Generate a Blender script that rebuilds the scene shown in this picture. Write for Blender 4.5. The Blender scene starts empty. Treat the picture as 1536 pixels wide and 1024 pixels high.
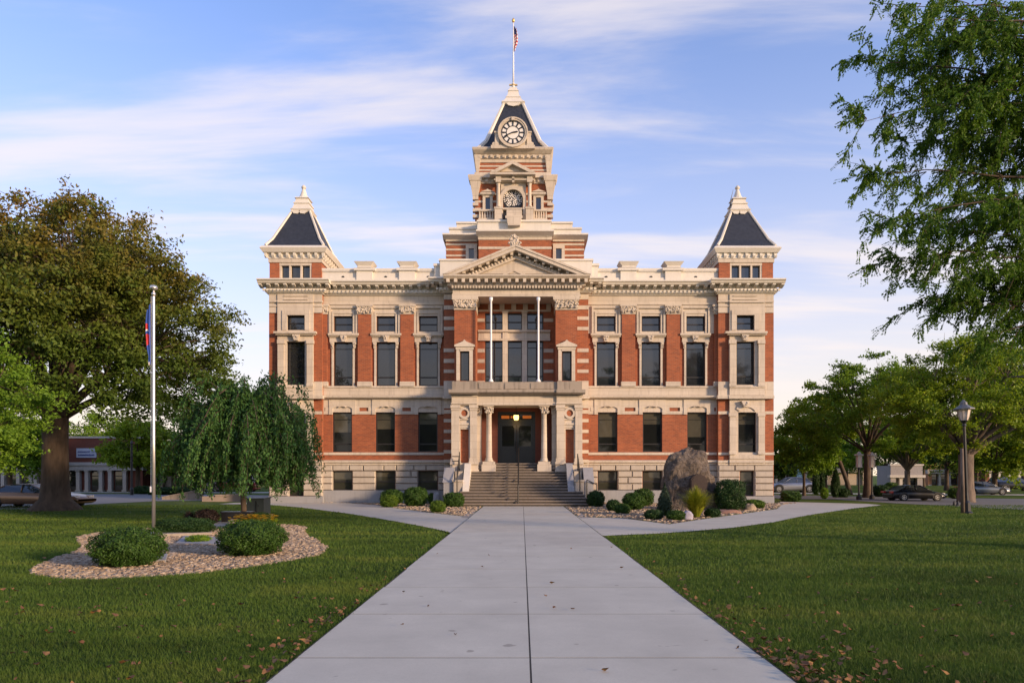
import bpy, math, random
import numpy as np
from mathutils import Vector
R = math.radians
SC = bpy.context.scene
COL = SC.collection
# ------------------------------------------------------------------ camera
cam = bpy.data.objects.new("camera", bpy.data.cameras.new("camera"))
COL.objects.link(cam); SC.camera = cam
cam.location = (0, 0, 1.6); cam.rotation_euler = (R(90), 0, 0)
cam.data.sensor_width = 36; cam.data.lens = 24
cam.data.shift_x = -15/1536; cam.data.shift_y = 200/1536
cam.data.clip_start = 0.1; cam.data.clip_end = 3000
# ------------------------------------------------------------------ light
SUN_EL, SUN_AZ, SUN_STR, SKY_STR, EXPO = 11.0, 57.0, 2.9, 0.15, 1.03
SC.view_settings.view_transform = 'Standard'; SC.view_settings.look = 'None'
SC.view_settings.gamma = 1; SC.view_settings.exposure = EXPO
W = bpy.data.worlds.new("World"); SC.world = W; W.use_nodes = True
def sky_world():
    n, l = W.node_tree.nodes, W.node_tree.links
    n.clear()
    out = n.new('ShaderNodeOutputWorld'); bg = n.new('ShaderNodeBackground'); bg.inputs[1].default_value = SKY_STR
    sk = n.new('ShaderNodeTexSky'); sk.sky_type = 'NISHITA'; sk.sun_disc = False
    sk.sun_elevation = R(SUN_EL); sk.sun_rotation = R(180-SUN_AZ); sk.air_density = 1.0; sk.dust_density = 0.6; sk.ozone_density = 2.0
    tc = n.new('ShaderNodeTexCoord'); sp = n.new('ShaderNodeSeparateXYZ'); l.new(tc.outputs['Generated'], sp.inputs[0])
    def math_(op, a, b=None, clamp=False):
        m = n.new('ShaderNodeMath'); m.operation = op; m.use_clamp = clamp
        for i, q in enumerate((a, b)):
            if q is None: continue
            if isinstance(q, (int, float)): m.inputs[i].default_value = q
            else: l.new(q, m.inputs[i])
        return m.outputs[0]
    def mix(f, a, b, bt='MIX'):
        m = n.new('ShaderNodeMix'); m.data_type = 'RGBA'; m.blend_type = bt
        for s, q in ((m.inputs[0], f), (m.inputs[6], a), (m.inputs[7], b)):
            if isinstance(q, (int, float)): s.default_value = q
            elif isinstance(q, tuple): s.default_value = (*q, 1)
            else: l.new(q, s)
        return m.outputs[2]
    x, y, z = sp.outputs
    # cloud layer: project the view direction onto a high flat sheet
    zz = math_('ADD', math_('MAXIMUM', z, 0.0), 0.12)
    px = math_('DIVIDE', x, zz); py = math_('DIVIDE', y, zz)
    cb = n.new('ShaderNodeCombineXYZ'); l.new(px, cb.inputs[0]); l.new(py, cb.inputs[1])
    mp = n.new('ShaderNodeMapping'); mp.inputs['Rotation'].default_value = (0, 0, R(CL_ROT)); mp.inputs['Scale'].default_value = CL_SCALE; mp.inputs['Location'].default_value = CL_LOC
    l.new(cb.outputs[0], mp.inputs[0])
    nz = n.new('ShaderNodeTexNoise'); nz.inputs['Scale'].default_value = 1.0; nz.inputs['Detail'].default_value = 8; nz.inputs['Roughness'].default_value = 0.56; nz.inputs['Distortion'].default_value = 0.35
    l.new(mp.outputs[0], nz.inputs[0])
    rp = n.new('ShaderNodeMapRange'); rp.interpolation_type = 'SMOOTHERSTEP'; rp.inputs[1].default_value = CL_LO; rp.inputs[2].default_value = CL_HI
    l.new(nz.outputs[0], rp.inputs[0])
    base = mix(1.0, sk.outputs[0], SKY_TINT, 'MULTIPLY')
    # thin veil of high haze towards the horizon
    veil = math_('MULTIPLY', math_('POWER', math_('SUBTRACT', 1.0, math_('MAXIMUM', z, 0.0), True), VEIL_POW), VEIL_AMT)
    base = mix(veil, base, VEIL_COL)
    low = math_('MULTIPLY', math_('POWER', math_('SUBTRACT', 1.0, math_('MAXIMUM', z, 0.0), True), 5.0), 0.88)
    base = mix(low, base, LOW_COL)
    cm = math_('MULTIPLY', rp.outputs[0], CL_AMT)
    cl = mix(cm, base, CL_COL)
    l.new(cl, bg.inputs[0]); l.new(bg.outputs[0], out.inputs[0])
CL_ROT, CL_SCALE, CL_LOC, CL_LO, CL_HI, CL_AMT, CL_COL = -24, (0.6, 2.7, 1.0), (2.2, 0.4, 0.0), 0.42, 0.72, 0.72, (3.4, 3.05, 2.95)
SKY_TINT, VEIL_POW, VEIL_AMT, VEIL_COL, LOW_COL = (.74, .87, 1.26), 2.7, 0.92, (2.85, 2.8, 3.0), (4.0, 3.15, 2.2)
sky_world()
sl = bpy.data.lights.new("sun", 'SUN'); sl.energy = SUN_STR; sl.angle = R(6.0); sl.color = (1.0, 0.70, 0.44)
sun = bpy.data.objects.new("sun", sl); COL.objects.link(sun)
sdir = Vector((math.sin(R(SUN_AZ))*math.cos(R(SUN_EL)), -math.cos(R(SUN_AZ))*math.cos(R(SUN_EL)), math.sin(R(SUN_EL))))
sun.rotation_euler = sdir.to_track_quat('Z', 'Y').to_euler(); sun.location = sdir*100
# ------------------------------------------------------------------ helpers
def X(p, Y): return (p-783)*Y/1024
def Z(p, Y): return 1.6+(712-p)*Y/1024
def G(px, py):                     # a point of the flat ground seen at a pixel of the photograph
    Y = 1638.4/(py-712); return ((px-783)*Y/1024, Y)
def rootloc(o):
    v = Vector((0, 0, 0))
    while o is not None: v += o.location; o = o.parent
    return v
def tag(o, label=None, cat=None, group=None, kind=None):
    if label: o['label'] = label
    if cat: o['category'] = cat
    if group: o['group'] = group
    if kind: o['kind'] = kind
    return o
def empty(name, loc, label=None, cat=None, group=None):
    o = bpy.data.objects.new(name, None); COL.objects.link(o); o.location = loc; o.empty_display_size = .3
    return tag(o, label, cat, group)
class MB:
    def __init__(s): s.v = []; s.f = []; s.m = []; s.mi = 0
    def add(s, vs, fs):
        b = len(s.v); s.v += [tuple(q) for q in vs]
        for f in fs: s.f.append(tuple(b+i for i in f)); s.m.append(s.mi)
    def hexa(s, b, t):             # bottom 4 and top 4 corners, both counter-clockwise from above
        s.add(list(b)+list(t), [(3,2,1,0),(4,5,6,7),(0,1,5,4),(1,2,6,5),(2,3,7,6),(3,0,4,7)])
    def box(s, x0, x1, y0, y1, z0, z1):
        if x0 > x1: x0, x1 = x1, x0
        if y0 > y1: y0, y1 = y1, y0
        if z0 > z1: z0, z1 = z1, z0
        s.hexa([(x0,y0,z0),(x1,y0,z0),(x1,y1,z0),(x0,y1,z0)], [(x0,y0,z1),(x1,y0,z1),(x1,y1,z1),(x0,y1,z1)])
    def frus(s, cx, cy, a0, b0, z0, a1, b1, z1, dy=0):
        q = lambda a, b, z, d: [(cx-a,cy-b+d,z),(cx+a,cy-b+d,z),(cx+a,cy+b+d,z),(cx-a,cy+b+d,z)]
        s.hexa(q(a0, b0, z0, 0), q(a1, b1, z1, dy))
    def prism(s, poly, y0, y1):    # (x, z) outline pushed along y
        n = len(poly); a = sum(poly[i][0]*poly[(i+1) % n][1]-poly[(i+1) % n][0]*poly[i][1] for i in range(n))
        if a < 0: poly = poly[::-1]
        s.add([(x, y0, z) for x, z in poly]+[(x, y1, z) for x, z in poly],
              [tuple(range(n)), tuple(range(2*n-1, n-1, -1))]+[(i, n+i, n+(i+1) % n, (i+1) % n) for i in range(n)])
    def prof(s, poly, x0, x1):     # (y, z) outline pushed along x
        n = len(poly); a = sum(poly[i][0]*poly[(i+1) % n][1]-poly[(i+1) % n][0]*poly[i][1] for i in range(n))
        if a < 0: poly = poly[::-1]
        s.add([(x1, y, z) for y, z in poly]+[(x0, y, z) for y, z in poly],
              [tuple(range(n)), tuple(range(2*n-1, n-1, -1))]+[(i, n+i, n+(i+1) % n, (i+1) % n) for i in range(n)])
    def lathe(s, cx, cy, rz, n=14):
        vs = []
        for r, z in rz: vs += [(cx+r*math.cos(2*math.pi*k/n), cy+r*math.sin(2*math.pi*k/n), z) for k in range(n)]
        fs = [(j*n+k, j*n+(k+1) % n, (j+1)*n+(k+1) % n, (j+1)*n+k) for j in range(len(rz)-1) for k in range(n)]
        fs += [tuple(range(n-1, -1, -1)), tuple(range((len(rz)-1)*n, len(rz)*n))]
        s.add(vs, fs)
    def ydisc(s, cx, cz, y0, y1, ro, ri=0, n=32, a0=0, a1=360):   # disc or ring facing -y
        full = abs(a1-a0) >= 360; m = n if full else n+1
        A = [R(a0+(a1-a0)*k/n) for k in range(m)]
        o = [(cx+ro*math.cos(a), cz+ro*math.sin(a)) for a in A]
        if ri <= 0:
            s.prism(o, y0, y1); return
        i_ = [(cx+ri*math.cos(a), cz+ri*math.sin(a)) for a in A]
        vs = [(x, y0, z) for x, z in o]+[(x, y0, z) for x, z in i_]+[(x, y1, z) for x, z in o]+[(x, y1, z) for x, z in i_]
        fs = []
        for k in range(n):
            j = (k+1) % m
            fs += [(m+k, k, j, m+j), (k, 2*m+k, 2*m+j, j), (m+j, 3*m+j, 3*m+k, m+k), (2*m+k, 3*m+k, 3*m+j, 2*m+j)]
        if not full: fs += [(0, m, 3*m, 2*m), (m-1, 3*m-1, 4*m-1, 2*m-1)]
        s.add(vs, fs)
    def tube(s, pts, rad, n=6, cap=True):
        P = [Vector(p) for p in pts]; vs = []; prev = None
        for i, p in enumerate(P):
            t = (P[min(i+1, len(P)-1)]-P[max(i-1, 0)])
            t = t.normalized() if t.length > 1e-9 else Vector((0, 0, 1))
            u = (prev - t*prev.dot(t)) if prev is not None else t.orthogonal()
            if u.length < 1e-6: u = t.orthogonal()
            u.normalize(); w = t.cross(u); prev = u
            r = rad[i] if hasattr(rad, '__len__') else rad
            vs += [p+(u*math.cos(2*math.pi*k/n)+w*math.sin(2*math.pi*k/n))*r for k in range(n)]
        fs = [(j*n+k, j*n+(k+1) % n, (j+1)*n+(k+1) % n, (j+1)*n+k) for j in range(len(P)-1) for k in range(n)]
        if cap: fs += [tuple(range(n-1, -1, -1)), tuple(range((len(P)-1)*n, len(P)*n))]
        s.add(vs, fs)
    def bump(s, x, y, z, r, ry=None):  # small carved knob
        ry = ry or r
        vs = [(x, y-ry, z)]+[(x+r*math.cos(a), y-ry*.4, z+r*math.sin(a)) for a in [k*math.pi/3 for k in range(6)]]+[(x+r*math.cos(a), y+ry*.6, z+r*math.sin(a)) for a in [k*math.pi/3 for k in range(6)]]
        s.add(vs, [(0, 1+k, 1+(k+1) % 6) for k in range(6)]+[(1+k, 7+k, 7+(k+1) % 6, 1+(k+1) % 6) for k in range(6)])
    # pixel helpers: rectangle of the photograph on a plane at distance Y
    def pb(s, Y, x0, y0, x1, y1, back): s.box(X(x0, Y), X(x1, Y), Y, Y+back, Z(y1, Y), Z(y0, Y))
    def walls(s, Y, rect, ops, dep):    # a wall face with real openings and their reveals
        x0, y0, x1, y1 = rect
        xs = sorted({x0, x1, *[q for o in ops for q in (o[0], o[2])]}); ys = sorted({y0, y1, *[q for o in ops for q in (o[1], o[3])]})
        xs = [q for q in xs if x0 <= q <= x1]; ys = [q for q in ys if y0 <= q <= y1]
        for a, b in zip(xs, xs[1:]):
            for c, d in zip(ys, ys[1:]):
                mx, my = (a+b)/2, (c+d)/2
                if any(o[0] < mx < o[2] and o[1] < my < o[3] for o in ops): continue
                s.add([(X(a, Y), Y, Z(d, Y)), (X(b, Y), Y, Z(d, Y)), (X(b, Y), Y, Z(c, Y)), (X(a, Y), Y, Z(c, Y))], [(0,1,2,3)])
        for o in ops:
            a, b, c, d = X(o[0], Y), X(o[2], Y), Z(o[3], Y), Z(o[1], Y); E = Y+dep
            s.add([(a,Y,c),(a,Y,d),(a,E,d),(a,E,c)], [(0,1,2,3)]); s.add([(b,Y,c),(b,E,c),(b,E,d),(b,Y,d)], [(0,1,2,3)])
            s.add([(a,Y,d),(b,Y,d),(b,E,d),(a,E,d)], [(0,1,2,3)]); s.add([(a,Y,c),(a,E,c),(b,E,c),(b,Y,c)], [(0,1,2,3)])
        a, b, c, d = X(x0, Y), X(x1, Y), Z(y1, Y), Z(y0, Y); E = Y+dep
        s.add([(a,Y,c),(a,E,c),(a,E,d),(a,Y,d)], [(0,1,2,3)]); s.add([(b,Y,c),(b,Y,d),(b,E,d),(b,E,c)], [(0,1,2,3)])
        s.add([(a,Y,d),(a,E,d),(b,E,d),(b,Y,d)], [(0,1,2,3)])
    def build(s, name, mats, parent=None, smooth=False, bevel=0):
        me = bpy.data.meshes.new(name)
        off = rootloc(parent) if parent is not None else Vector((0, 0, 0))
        me.from_pydata([(x-off.x, y-off.y, z-off.z) for x, y, z in s.v], [], s.f)
        for m in (mats if isinstance(mats, (list, tuple)) else [mats]): me.materials.append(m)
        me.polygons.foreach_set('material_index', s.m)
        if smooth: me.polygons.foreach_set('use_smooth', [True]*len(s.f))
        me.update()
        o = bpy.data.objects.new(name, me); COL.objects.link(o)
        if parent is not None: o.parent = parent
        if bevel:
            b = o.modifiers.new('bevel', 'BEVEL'); b.width = bevel; b.segments = 2; b.limit_method = 'ANGLE'
        return o
def np_mesh(name, V, k, mats, parent=None, mi=None, smooth=False):     # N faces of k corners each, k*N vertices
    V = np.asarray(V, dtype=np.float32).reshape(-1, 3); n = len(V)//k
    me = bpy.data.meshes.new(name); me.vertices.add(len(V)); me.vertices.foreach_set('co', V.ravel())
    me.loops.add(n*k); me.loops.foreach_set('vertex_index', np.arange(n*k, dtype=np.int32))
    me.polygons.add(n); me.polygons.foreach_set('loop_start', np.arange(0, n*k, k, dtype=np.int32))
    for m in (mats if isinstance(mats, (list, tuple)) else [mats]): me.materials.append(m)
    if mi is not None: me.polygons.foreach_set('material_index', np.asarray(mi, dtype=np.int32))
    if smooth: me.polygons.foreach_set('use_smooth', np.ones(n, dtype=bool))
    me.update(calc_edges=True)
    o = bpy.data.objects.new(name, me); COL.objects.link(o)
    if parent is not None: o.parent = parent
    return o
def copy_tree(o, parent=None):
    c = o.copy(); COL.objects.link(c)
    if parent is not None: c.parent = parent
    for ch in list(o.children): copy_tree(ch, c)
    return c
# ------------------------------------------------------------------ materials
def node_mat(name):
    m = bpy.data.materials.new(name); m.use_nodes = True
    return m, m.node_tree.nodes, m.node_tree.links, m.node_tree.nodes['Principled BSDF']
def ramp(n, l, fac, stops):
    r = n.new('ShaderNodeValToRGB'); e = r.color_ramp.elements
    while len(e) < len(stops): e.new(0.5)
    for q, (p, c) in zip(e, stops): q.position = p; q.color = (*c, 1)
    l.new(fac, r.inputs[0]); return r.outputs[0]
def noise(n, l, vec, scale, detail=4, rough=.55, dist=0):
    t = n.new('ShaderNodeTexNoise'); t.inputs['Scale'].default_value = scale; t.inputs['Detail'].default_value = detail
    t.inputs['Roughness'].default_value = rough; t.inputs['Distortion'].default_value = dist
    l.new(vec, t.inputs['Vector']); return t.outputs[0]
def mapping(n, l, vec, sc):
    m = n.new('ShaderNodeMapping'); m.inputs['Scale'].default_value = sc; l.new(vec, m.inputs[0]); return m.outputs[0]
def mixc(n, l, f, a, b, bt='MIX'):
    m = n.new('ShaderNodeMix'); m.data_type = 'RGBA'; m.blend_type = bt
    for s, q in ((m.inputs[0], f), (m.inputs[6], a), (m.inputs[7], b)):
        if isinstance(q, (int, float)): s.default_value = q
        elif isinstance(q, tuple): s.default_value = (*q, 1)
        else: l.new(q, s)
    return m.outputs[2]
def bump(n, l, b, h, strength=.3, dist=.02):
    k = n.new('ShaderNodeBump'); k.inputs['Strength'].default_value = strength; k.inputs['Distance'].default_value = dist
    l.new(h, k.inputs['Height']); l.new(k.outputs[0], b.inputs['Normal'])
def plain(name, c, rough=.6, var=.15, scale=6, metal=0, bmp=0, spec=None, stretch=(1, 1, 1)):
    m, n, l, b = node_mat(name); tc = n.new('ShaderNodeTexCoord').outputs['Object']
    v = mapping(n, l, tc, stretch)
    f = noise(n, l, v, scale, 6, .65)
    lo = tuple(q*(1-var) for q in c); hi = tuple(min(1, q*(1+var)) for q in c)
    l.new(ramp(n, l, f, [(.3, lo), (.7, hi)]), b.inputs['Base Color'])
    b.inputs['Roughness'].default_value = rough; b.inputs['Metallic'].default_value = metal
    if spec is not None: b.inputs['Specular IOR Level'].default_value = spec
    if bmp: bump(n, l, b, noise(n, l, v, scale*5, 6, .7), bmp, .02)
    return m
def stone_mat(name, c, stain, amt=.5, rough=.85, ashlar=False):
    m, n, l, b = node_mat(name); tc = n.new('ShaderNodeTexCoord').outputs['Object']
    big = noise(n, l, tc, .8, 5, .6); fine = noise(n, l, tc, 14, 6, .7)
    streak = noise(n, l, mapping(n, l, tc, (3.5, 3.5, .35)), 1.6, 5, .6)
    base = mixc(n, l, fine, tuple(q*.86 for q in c), tuple(min(1, q*1.1) for q in c))
    base = mixc(n, l, ramp(n, l, big, [(.35, (0, 0, 0)), (.7, (.45,)*3)]), base, tuple(q*.8 for q in (c[0], c[1]*.97, c[2]*.92)))
    base = mixc(n, l, ramp(n, l, streak, [(.5, (0, 0, 0)), (.8, (amt,)*3)]), base, stain)
    if ashlar:
        sp = n.new('ShaderNodeSeparateXYZ'); l.new(tc, sp.inputs[0]); ad = n.new('ShaderNodeMath'); l.new(sp.outputs[0], ad.inputs[0]); l.new(sp.outputs[1], ad.inputs[1])
        cb = n.new('ShaderNodeCombineXYZ'); l.new(ad.outputs[0], cb.inputs[0]); l.new(sp.outputs[2], cb.inputs[1])
        t = n.new('ShaderNodeTexBrick'); t.inputs['Scale'].default_value = 1; t.inputs['Brick Width'].default_value = 1.15; t.inputs['Row Height'].default_value = .43; t.inputs['Mortar Size'].default_value = .008
        t.inputs['Color1'].default_value = (1, 1, 1, 1); t.inputs['Color2'].default_value = (.88, .885, .89, 1); t.inputs['Mortar'].default_value = (.68, .65, .61, 1); l.new(cb.outputs[0], t.inputs['Vector'])
        base = mixc(n, l, 1.0, base, t.outputs[0], 'MULTIPLY')
    l.new(base, b.inputs['Base Color']); b.inputs['Roughness'].default_value = rough
    bump(n, l, b, fine, .25, .02); return m
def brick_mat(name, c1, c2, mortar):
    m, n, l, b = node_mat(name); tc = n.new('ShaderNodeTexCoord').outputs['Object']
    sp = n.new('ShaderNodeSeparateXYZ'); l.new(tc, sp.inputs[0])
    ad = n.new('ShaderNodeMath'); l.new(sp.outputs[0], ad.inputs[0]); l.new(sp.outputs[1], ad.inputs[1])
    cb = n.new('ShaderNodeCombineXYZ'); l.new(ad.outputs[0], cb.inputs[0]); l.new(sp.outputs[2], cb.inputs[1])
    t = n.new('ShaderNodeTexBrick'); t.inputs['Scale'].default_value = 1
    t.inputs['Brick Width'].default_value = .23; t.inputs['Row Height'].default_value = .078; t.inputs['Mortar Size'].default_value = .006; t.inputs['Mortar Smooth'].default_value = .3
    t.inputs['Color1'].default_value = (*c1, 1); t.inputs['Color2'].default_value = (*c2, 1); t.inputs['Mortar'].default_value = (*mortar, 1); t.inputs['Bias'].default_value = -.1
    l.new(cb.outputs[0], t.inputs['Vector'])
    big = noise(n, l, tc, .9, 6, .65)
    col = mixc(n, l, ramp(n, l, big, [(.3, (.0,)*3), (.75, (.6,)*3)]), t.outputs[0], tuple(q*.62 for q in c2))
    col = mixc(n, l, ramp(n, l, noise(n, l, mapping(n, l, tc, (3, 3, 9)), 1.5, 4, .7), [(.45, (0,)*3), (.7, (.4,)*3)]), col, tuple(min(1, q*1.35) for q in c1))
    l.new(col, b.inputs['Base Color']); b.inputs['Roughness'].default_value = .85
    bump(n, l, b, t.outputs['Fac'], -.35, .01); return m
def glass_mat(name, c, refl, rough=.03):
    m, n, l, b = node_mat(name); tc = n.new('ShaderNodeTexCoord').outputs['Object']
    gl = n.new('ShaderNodeBsdfGlossy'); gl.inputs['Roughness'].default_value = rough; gl.inputs['Color'].default_value = (.95, .98, 1, 1)
    mx = n.new('ShaderNodeMixShader'); mx.inputs[0].default_value = refl
    b.inputs['Roughness'].default_value = .4; b.inputs['Specular IOR Level'].default_value = .1
    f = noise(n, l, tc, .7, 3)
    l.new(ramp(n, l, f, [(.35, tuple(q*.6 for q in c)), (.7, c)]), b.inputs['Base Color'])
    k = n.new('ShaderNodeBump'); k.inputs['Strength'].default_value = .05; k.inputs['Distance'].default_value = .02
    l.new(noise(n, l, tc, 1.3, 2), k.inputs['Height']); l.new(k.outputs[0], gl.inputs['Normal'])
    l.new(b.outputs[0], mx.inputs[1]); l.new(gl.outputs[0], mx.inputs[2])
    l.new(mx.outputs[0], n['Material Output'].inputs[0]); return m
def leaf_mat(name, cols, trans=.35, scale=7, big=.5, tip=None):
    m, n, l, b = node_mat(name); tc = n.new('ShaderNodeTexCoord').outputs['Object']
    f = noise(n, l, tc, scale, 3, .8)
    c = ramp(n, l, f, [(.3, cols[0]), (.5, cols[1]), (.72, cols[2])])
    c = mixc(n, l, ramp(n, l, noise(n, l, tc, big, 3), [(.4, (0,)*3), (.68, (.55,)*3)]), c, cols[0])
    if tip:                          # turning leaves, more of them high in the crown
        sp = n.new('ShaderNodeSeparateXYZ'); l.new(tc, sp.inputs[0])
        mr = n.new('ShaderNodeMapRange'); mr.inputs[1].default_value = tip[1]; mr.inputs[2].default_value = tip[2]; l.new(sp.outputs[2], mr.inputs[0])
        mm = n.new('ShaderNodeMath'); mm.operation = 'MULTIPLY'; l.new(mr.outputs[0], mm.inputs[0])
        l.new(ramp(n, l, noise(n, l, tc, 1.1, 4, .7), [(.38, (.1,)*3), (.62, (1,)*3)]), mm.inputs[1])
        c = mixc(n, l, mm.outputs[0], c, tip[0])
    l.new(c, b.inputs['Base Color']); b.inputs['Roughness'].default_value = .55; b.inputs['Specular IOR Level'].default_value = .25
    tr = n.new('ShaderNodeBsdfTranslucent'); l.new(mixc(n, l, .5, c, (1.0, 1.0, .25), 'MULTIPLY'), tr.inputs[0])
    mx = n.new('ShaderNodeMixShader'); mx.inputs[0].default_value = trans
    l.new(b.outputs[0], mx.inputs[1]); l.new(tr.outputs[0], mx.inputs[2]); l.new(mx.outputs[0], n['Material Output'].inputs[0]); return m
def emit_mat(name, c, s):
    m, n, l, b = node_mat(name); b.inputs['Base Color'].default_value = (*c, 1); b.inputs['Emission Color'].default_value = (*c, 1); b.inputs['Emission Strength'].default_value = s; return m
M = {}
M['brick'] = brick_mat('red_brick', (.36, .098, .034), (.22, .06, .026), (.34, .2, .12))
M['stone'] = stone_mat('limestone', (.60, .52, .42), (.24, .20, .16), .45, ashlar=True)
M['base'] = stone_mat('rough_limestone', (.46, .405, .335), (.20, .175, .15), .6)
M['weather'] = stone_mat('weathered_limestone', (.33, .28, .225), (.07, .06, .05), .8)
M['white'] = stone_mat('painted_metal', (.68, .635, .55), (.42, .38, .34), .35, .6)
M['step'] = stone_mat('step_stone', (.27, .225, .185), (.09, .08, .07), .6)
M['greystone'] = stone_mat('grey_stone', (.30, .30, .31), (.16, .16, .17), .5)
M['glass_blind'] = glass_mat('glass_over_blind', (.085, .078, .055), .05)
M['riser'] = stone_mat('dark_riser', (.10, .083, .068), (.05, .045, .04), .6)  # riser stone, a darker tone than the step treads
M['slate'] = plain('slate', (.022, .026, .036), .55, .35, 5, bmp=.2)
M['frame'] = plain('dark_window_frame', (.018, .016, .015), .45, .2)
M['glass_hi'] = glass_mat('upper_window_glass', (.02, .022, .026), .075)
M['glass'] = glass_mat('window_glass', (.008, .009, .008), .035)
M['glass_base'] = glass_mat('cellar_glass', (.04, .04, .028), .03)
M['black'] = plain('black_metal', (.012, .012, .013), .45, .2)
M['doordark'] = plain('dark_green_door', (.012, .016, .016), .4, .2)
M['gold'] = plain('gilded_metal', (.75, .5, .18), .4, .1, metal=.6)
M['post'] = plain('white_painted_post', (.72, .72, .74), .5, .05)
M['clockwhite'] = plain('clock_glass', (.72, .68, .62), .4, .06)
M['lit'] = emit_mat('lit_lantern', (1.0, .62, .16), 2.2)
M['litdim'] = emit_mat('lit_transom', (.35, .09, .012), .35)
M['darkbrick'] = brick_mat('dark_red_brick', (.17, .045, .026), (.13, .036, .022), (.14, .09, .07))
# ================================================================== the courthouse
rng = random.Random(5)
CH = empty('courthouse', (X(776, 39.4), 39.4, 0), 'large red brick and pale stone courthouse with central clock tower and two slate corner towers', 'building')
YW = 39.4
GL = {'2': 'glass_hi', 'a': 'glass_hi', '1': 'glass', 'b': 'glass_base', 'c': 'glass_hi'}
def window(parent, Y, x0, y0, x1, y1, kind, name='window'):
    f = MB(); Yf = Y+.13; t = .065
    a, b, c, d = X(x0, Y), X(x1, Y), Z(y1, Y), Z(y0, Y); h = d-c
    f.box(a, a+t, Yf, Yf+.1, c, d); f.box(b-t, b, Yf, Yf+.1, c, d); f.box(a+t, b-t, Yf, Yf+.1, c, c+t); f.box(a+t, b-t, Yf, Yf+.1, d-t, d)
    bars = {'2': (.15, .80), '1': (.18, .80), 'a': (.52,), 'b': (.55,), 'c': ()}[kind]
    for i, q in enumerate(bars):
        w = .035 if (kind in '21' and i) or kind in 'ab' else .014
        f.box(a+t, b-t, Yf+.02, Yf+.09, d-h*q-w, d-h*q+w)
    o = f.build(name, M['frame'], parent)
    p = MB(); zl = c+.02
    if kind in '1b' and rng.random() < .8: p.mi = 1; zl = d-h*rng.choice((.3, .42, .5, .62)); p.box(a+.02, b-.02, Yf+.06, Yf+.075, zl, d-.02); p.mi = 0; p.box(a+.02, b-.02, Yf+.061, Yf+.076, c+.02, zl)
    else:
        e = [Yf+.062+rng.uniform(-.009, .009) for _ in range(3)]; e.append(e[0]+e[2]-e[1])
        p.hexa([(a+.02, e[0], c+.02), (b-.02, e[1], c+.02), (b-.02, Yf+.09, c+.02), (a+.02, Yf+.09, c+.02)], [(a+.02, e[3], d-.02), (b-.02, e[2], d-.02), (b-.02, Yf+.09, d-.02), (a+.02, Yf+.09, d-.02)])
    p.build('pane', [M[GL[kind]], M['glass_blind']], o)
    return o
def carve(mb, Y, x0, y0, x1, y1, n, r=1.3):      # carved foliage of a capital
    for _ in range(n):
        px, py = rng.uniform(x0, x1), rng.uniform(y0, y1)
        mb.bump(X(px, Y), Y, Z(py, Y), r*Y/1024*rng.uniform(.6, 1.2), .07)
def cornice(mb, xa, xb, Y, ztop, sc=1.0, step=.46, ends=True, ret=None):
    """overhanging cornice from xa to xb (metres) on a wall face at distance Y"""
    e = .8*sc if ends else 0
    l_, r_ = ((e, e) if ret is None else ret)
    z = ztop; D = .35
    mb.prof([(Y+D, z), (Y-.80*sc, z), (Y-.80*sc, z-.07*sc), (Y-.72*sc, z-.12*sc), (Y-.66*sc, z-.22*sc), (Y+D, z-.22*sc)], xa-l_, xb+r_)
    f = lambda q, k: q*(k/.8)
    mb.box(xa-f(l_, .2), xb+f(r_, .2), Y-.2*sc, Y+D-.01, z-.44*sc, z-.222*sc)
    mb.box(xa-f(l_, .27), xb+f(r_, .27), Y-.27*sc, Y+D-.012, z-.63*sc, z-.442*sc)
    n = max(2, round((xb-xa+l_+r_)/step)); w = .085*sc
    x0, x1 = xa-f(l_, .6), xb+f(r_, .6)
    for i in range(n):
        x = x0+(x1-x0)*i/(n-1)
        mb.prof([(Y-.62*sc, z-.224*sc), (Y-.19*sc, z-.224*sc), (Y-.19*sc, z-.42*sc), (Y-.34*sc, z-.40*sc), (Y-.6*sc, z-.31*sc)], x-w, x+w)
    m = 2*n; x0, x1 = xa-f(l_, .35), xb+f(r_, .35)
    for i in range(m):
        x = x0+(x1-x0)*i/(m-1)
        mb.box(x-.06*sc, x+.06*sc, Y-.36*sc, Y-.271*sc, z-.58*sc, z-.46*sc)
    mb.box(xa-f(l_, .14), xb+f(r_, .14), Y-.14*sc, Y+D-.014, z-.70*sc, z-.632*sc)
def rustic(mb, Y, x0, x1, rows, ops):
    for i, (ya, yb) in enumerate(rows):
        segs = [(x0, x1)]
        for o in ops:
            if o[1] < (ya+yb)/2:
                segs = [s for a, b in segs for s in (((a, min(b, o[0])), (max(a, o[2]), b)) if a < o[2] and b > o[0] else ((a, b),)) if s[1]-s[0] > .5]
        for a, b in segs:
            n = max(1, round((b-a)/rng.uniform(18, 26))); cuts = [a+(b-a)*k/n for k in range(n+1)]
            for k in range(1, n): cuts[k] += rng.uniform(-4, 4) + (3 if i % 2 else -3)
            for p, q in zip(cuts, cuts[1:]):
                xa, xb, za, zb = X(p, Y)+.008, X(q, Y)-.008, Z(yb, Y)+.008, Z(ya, Y)-.008
                j = rng.uniform(.02, .05); c = .045
                mb.add([(xa,Y+.05,za),(xb,Y+.05,za),(xb,Y+.05,zb),(xa,Y+.05,zb),(xa+c,Y-j,za+c),(xb-c,Y-j,za+c),(xb-c,Y-j,zb-c),(xa+c,Y-j,zb-c)],
                       [(4,5,6,7),(0,1,5,4),(1,2,6,5),(2,3,7,6),(3,0,4,7)])
                mb.box(xa, xb, Y+.05, Y+.3, za, zb)
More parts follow.
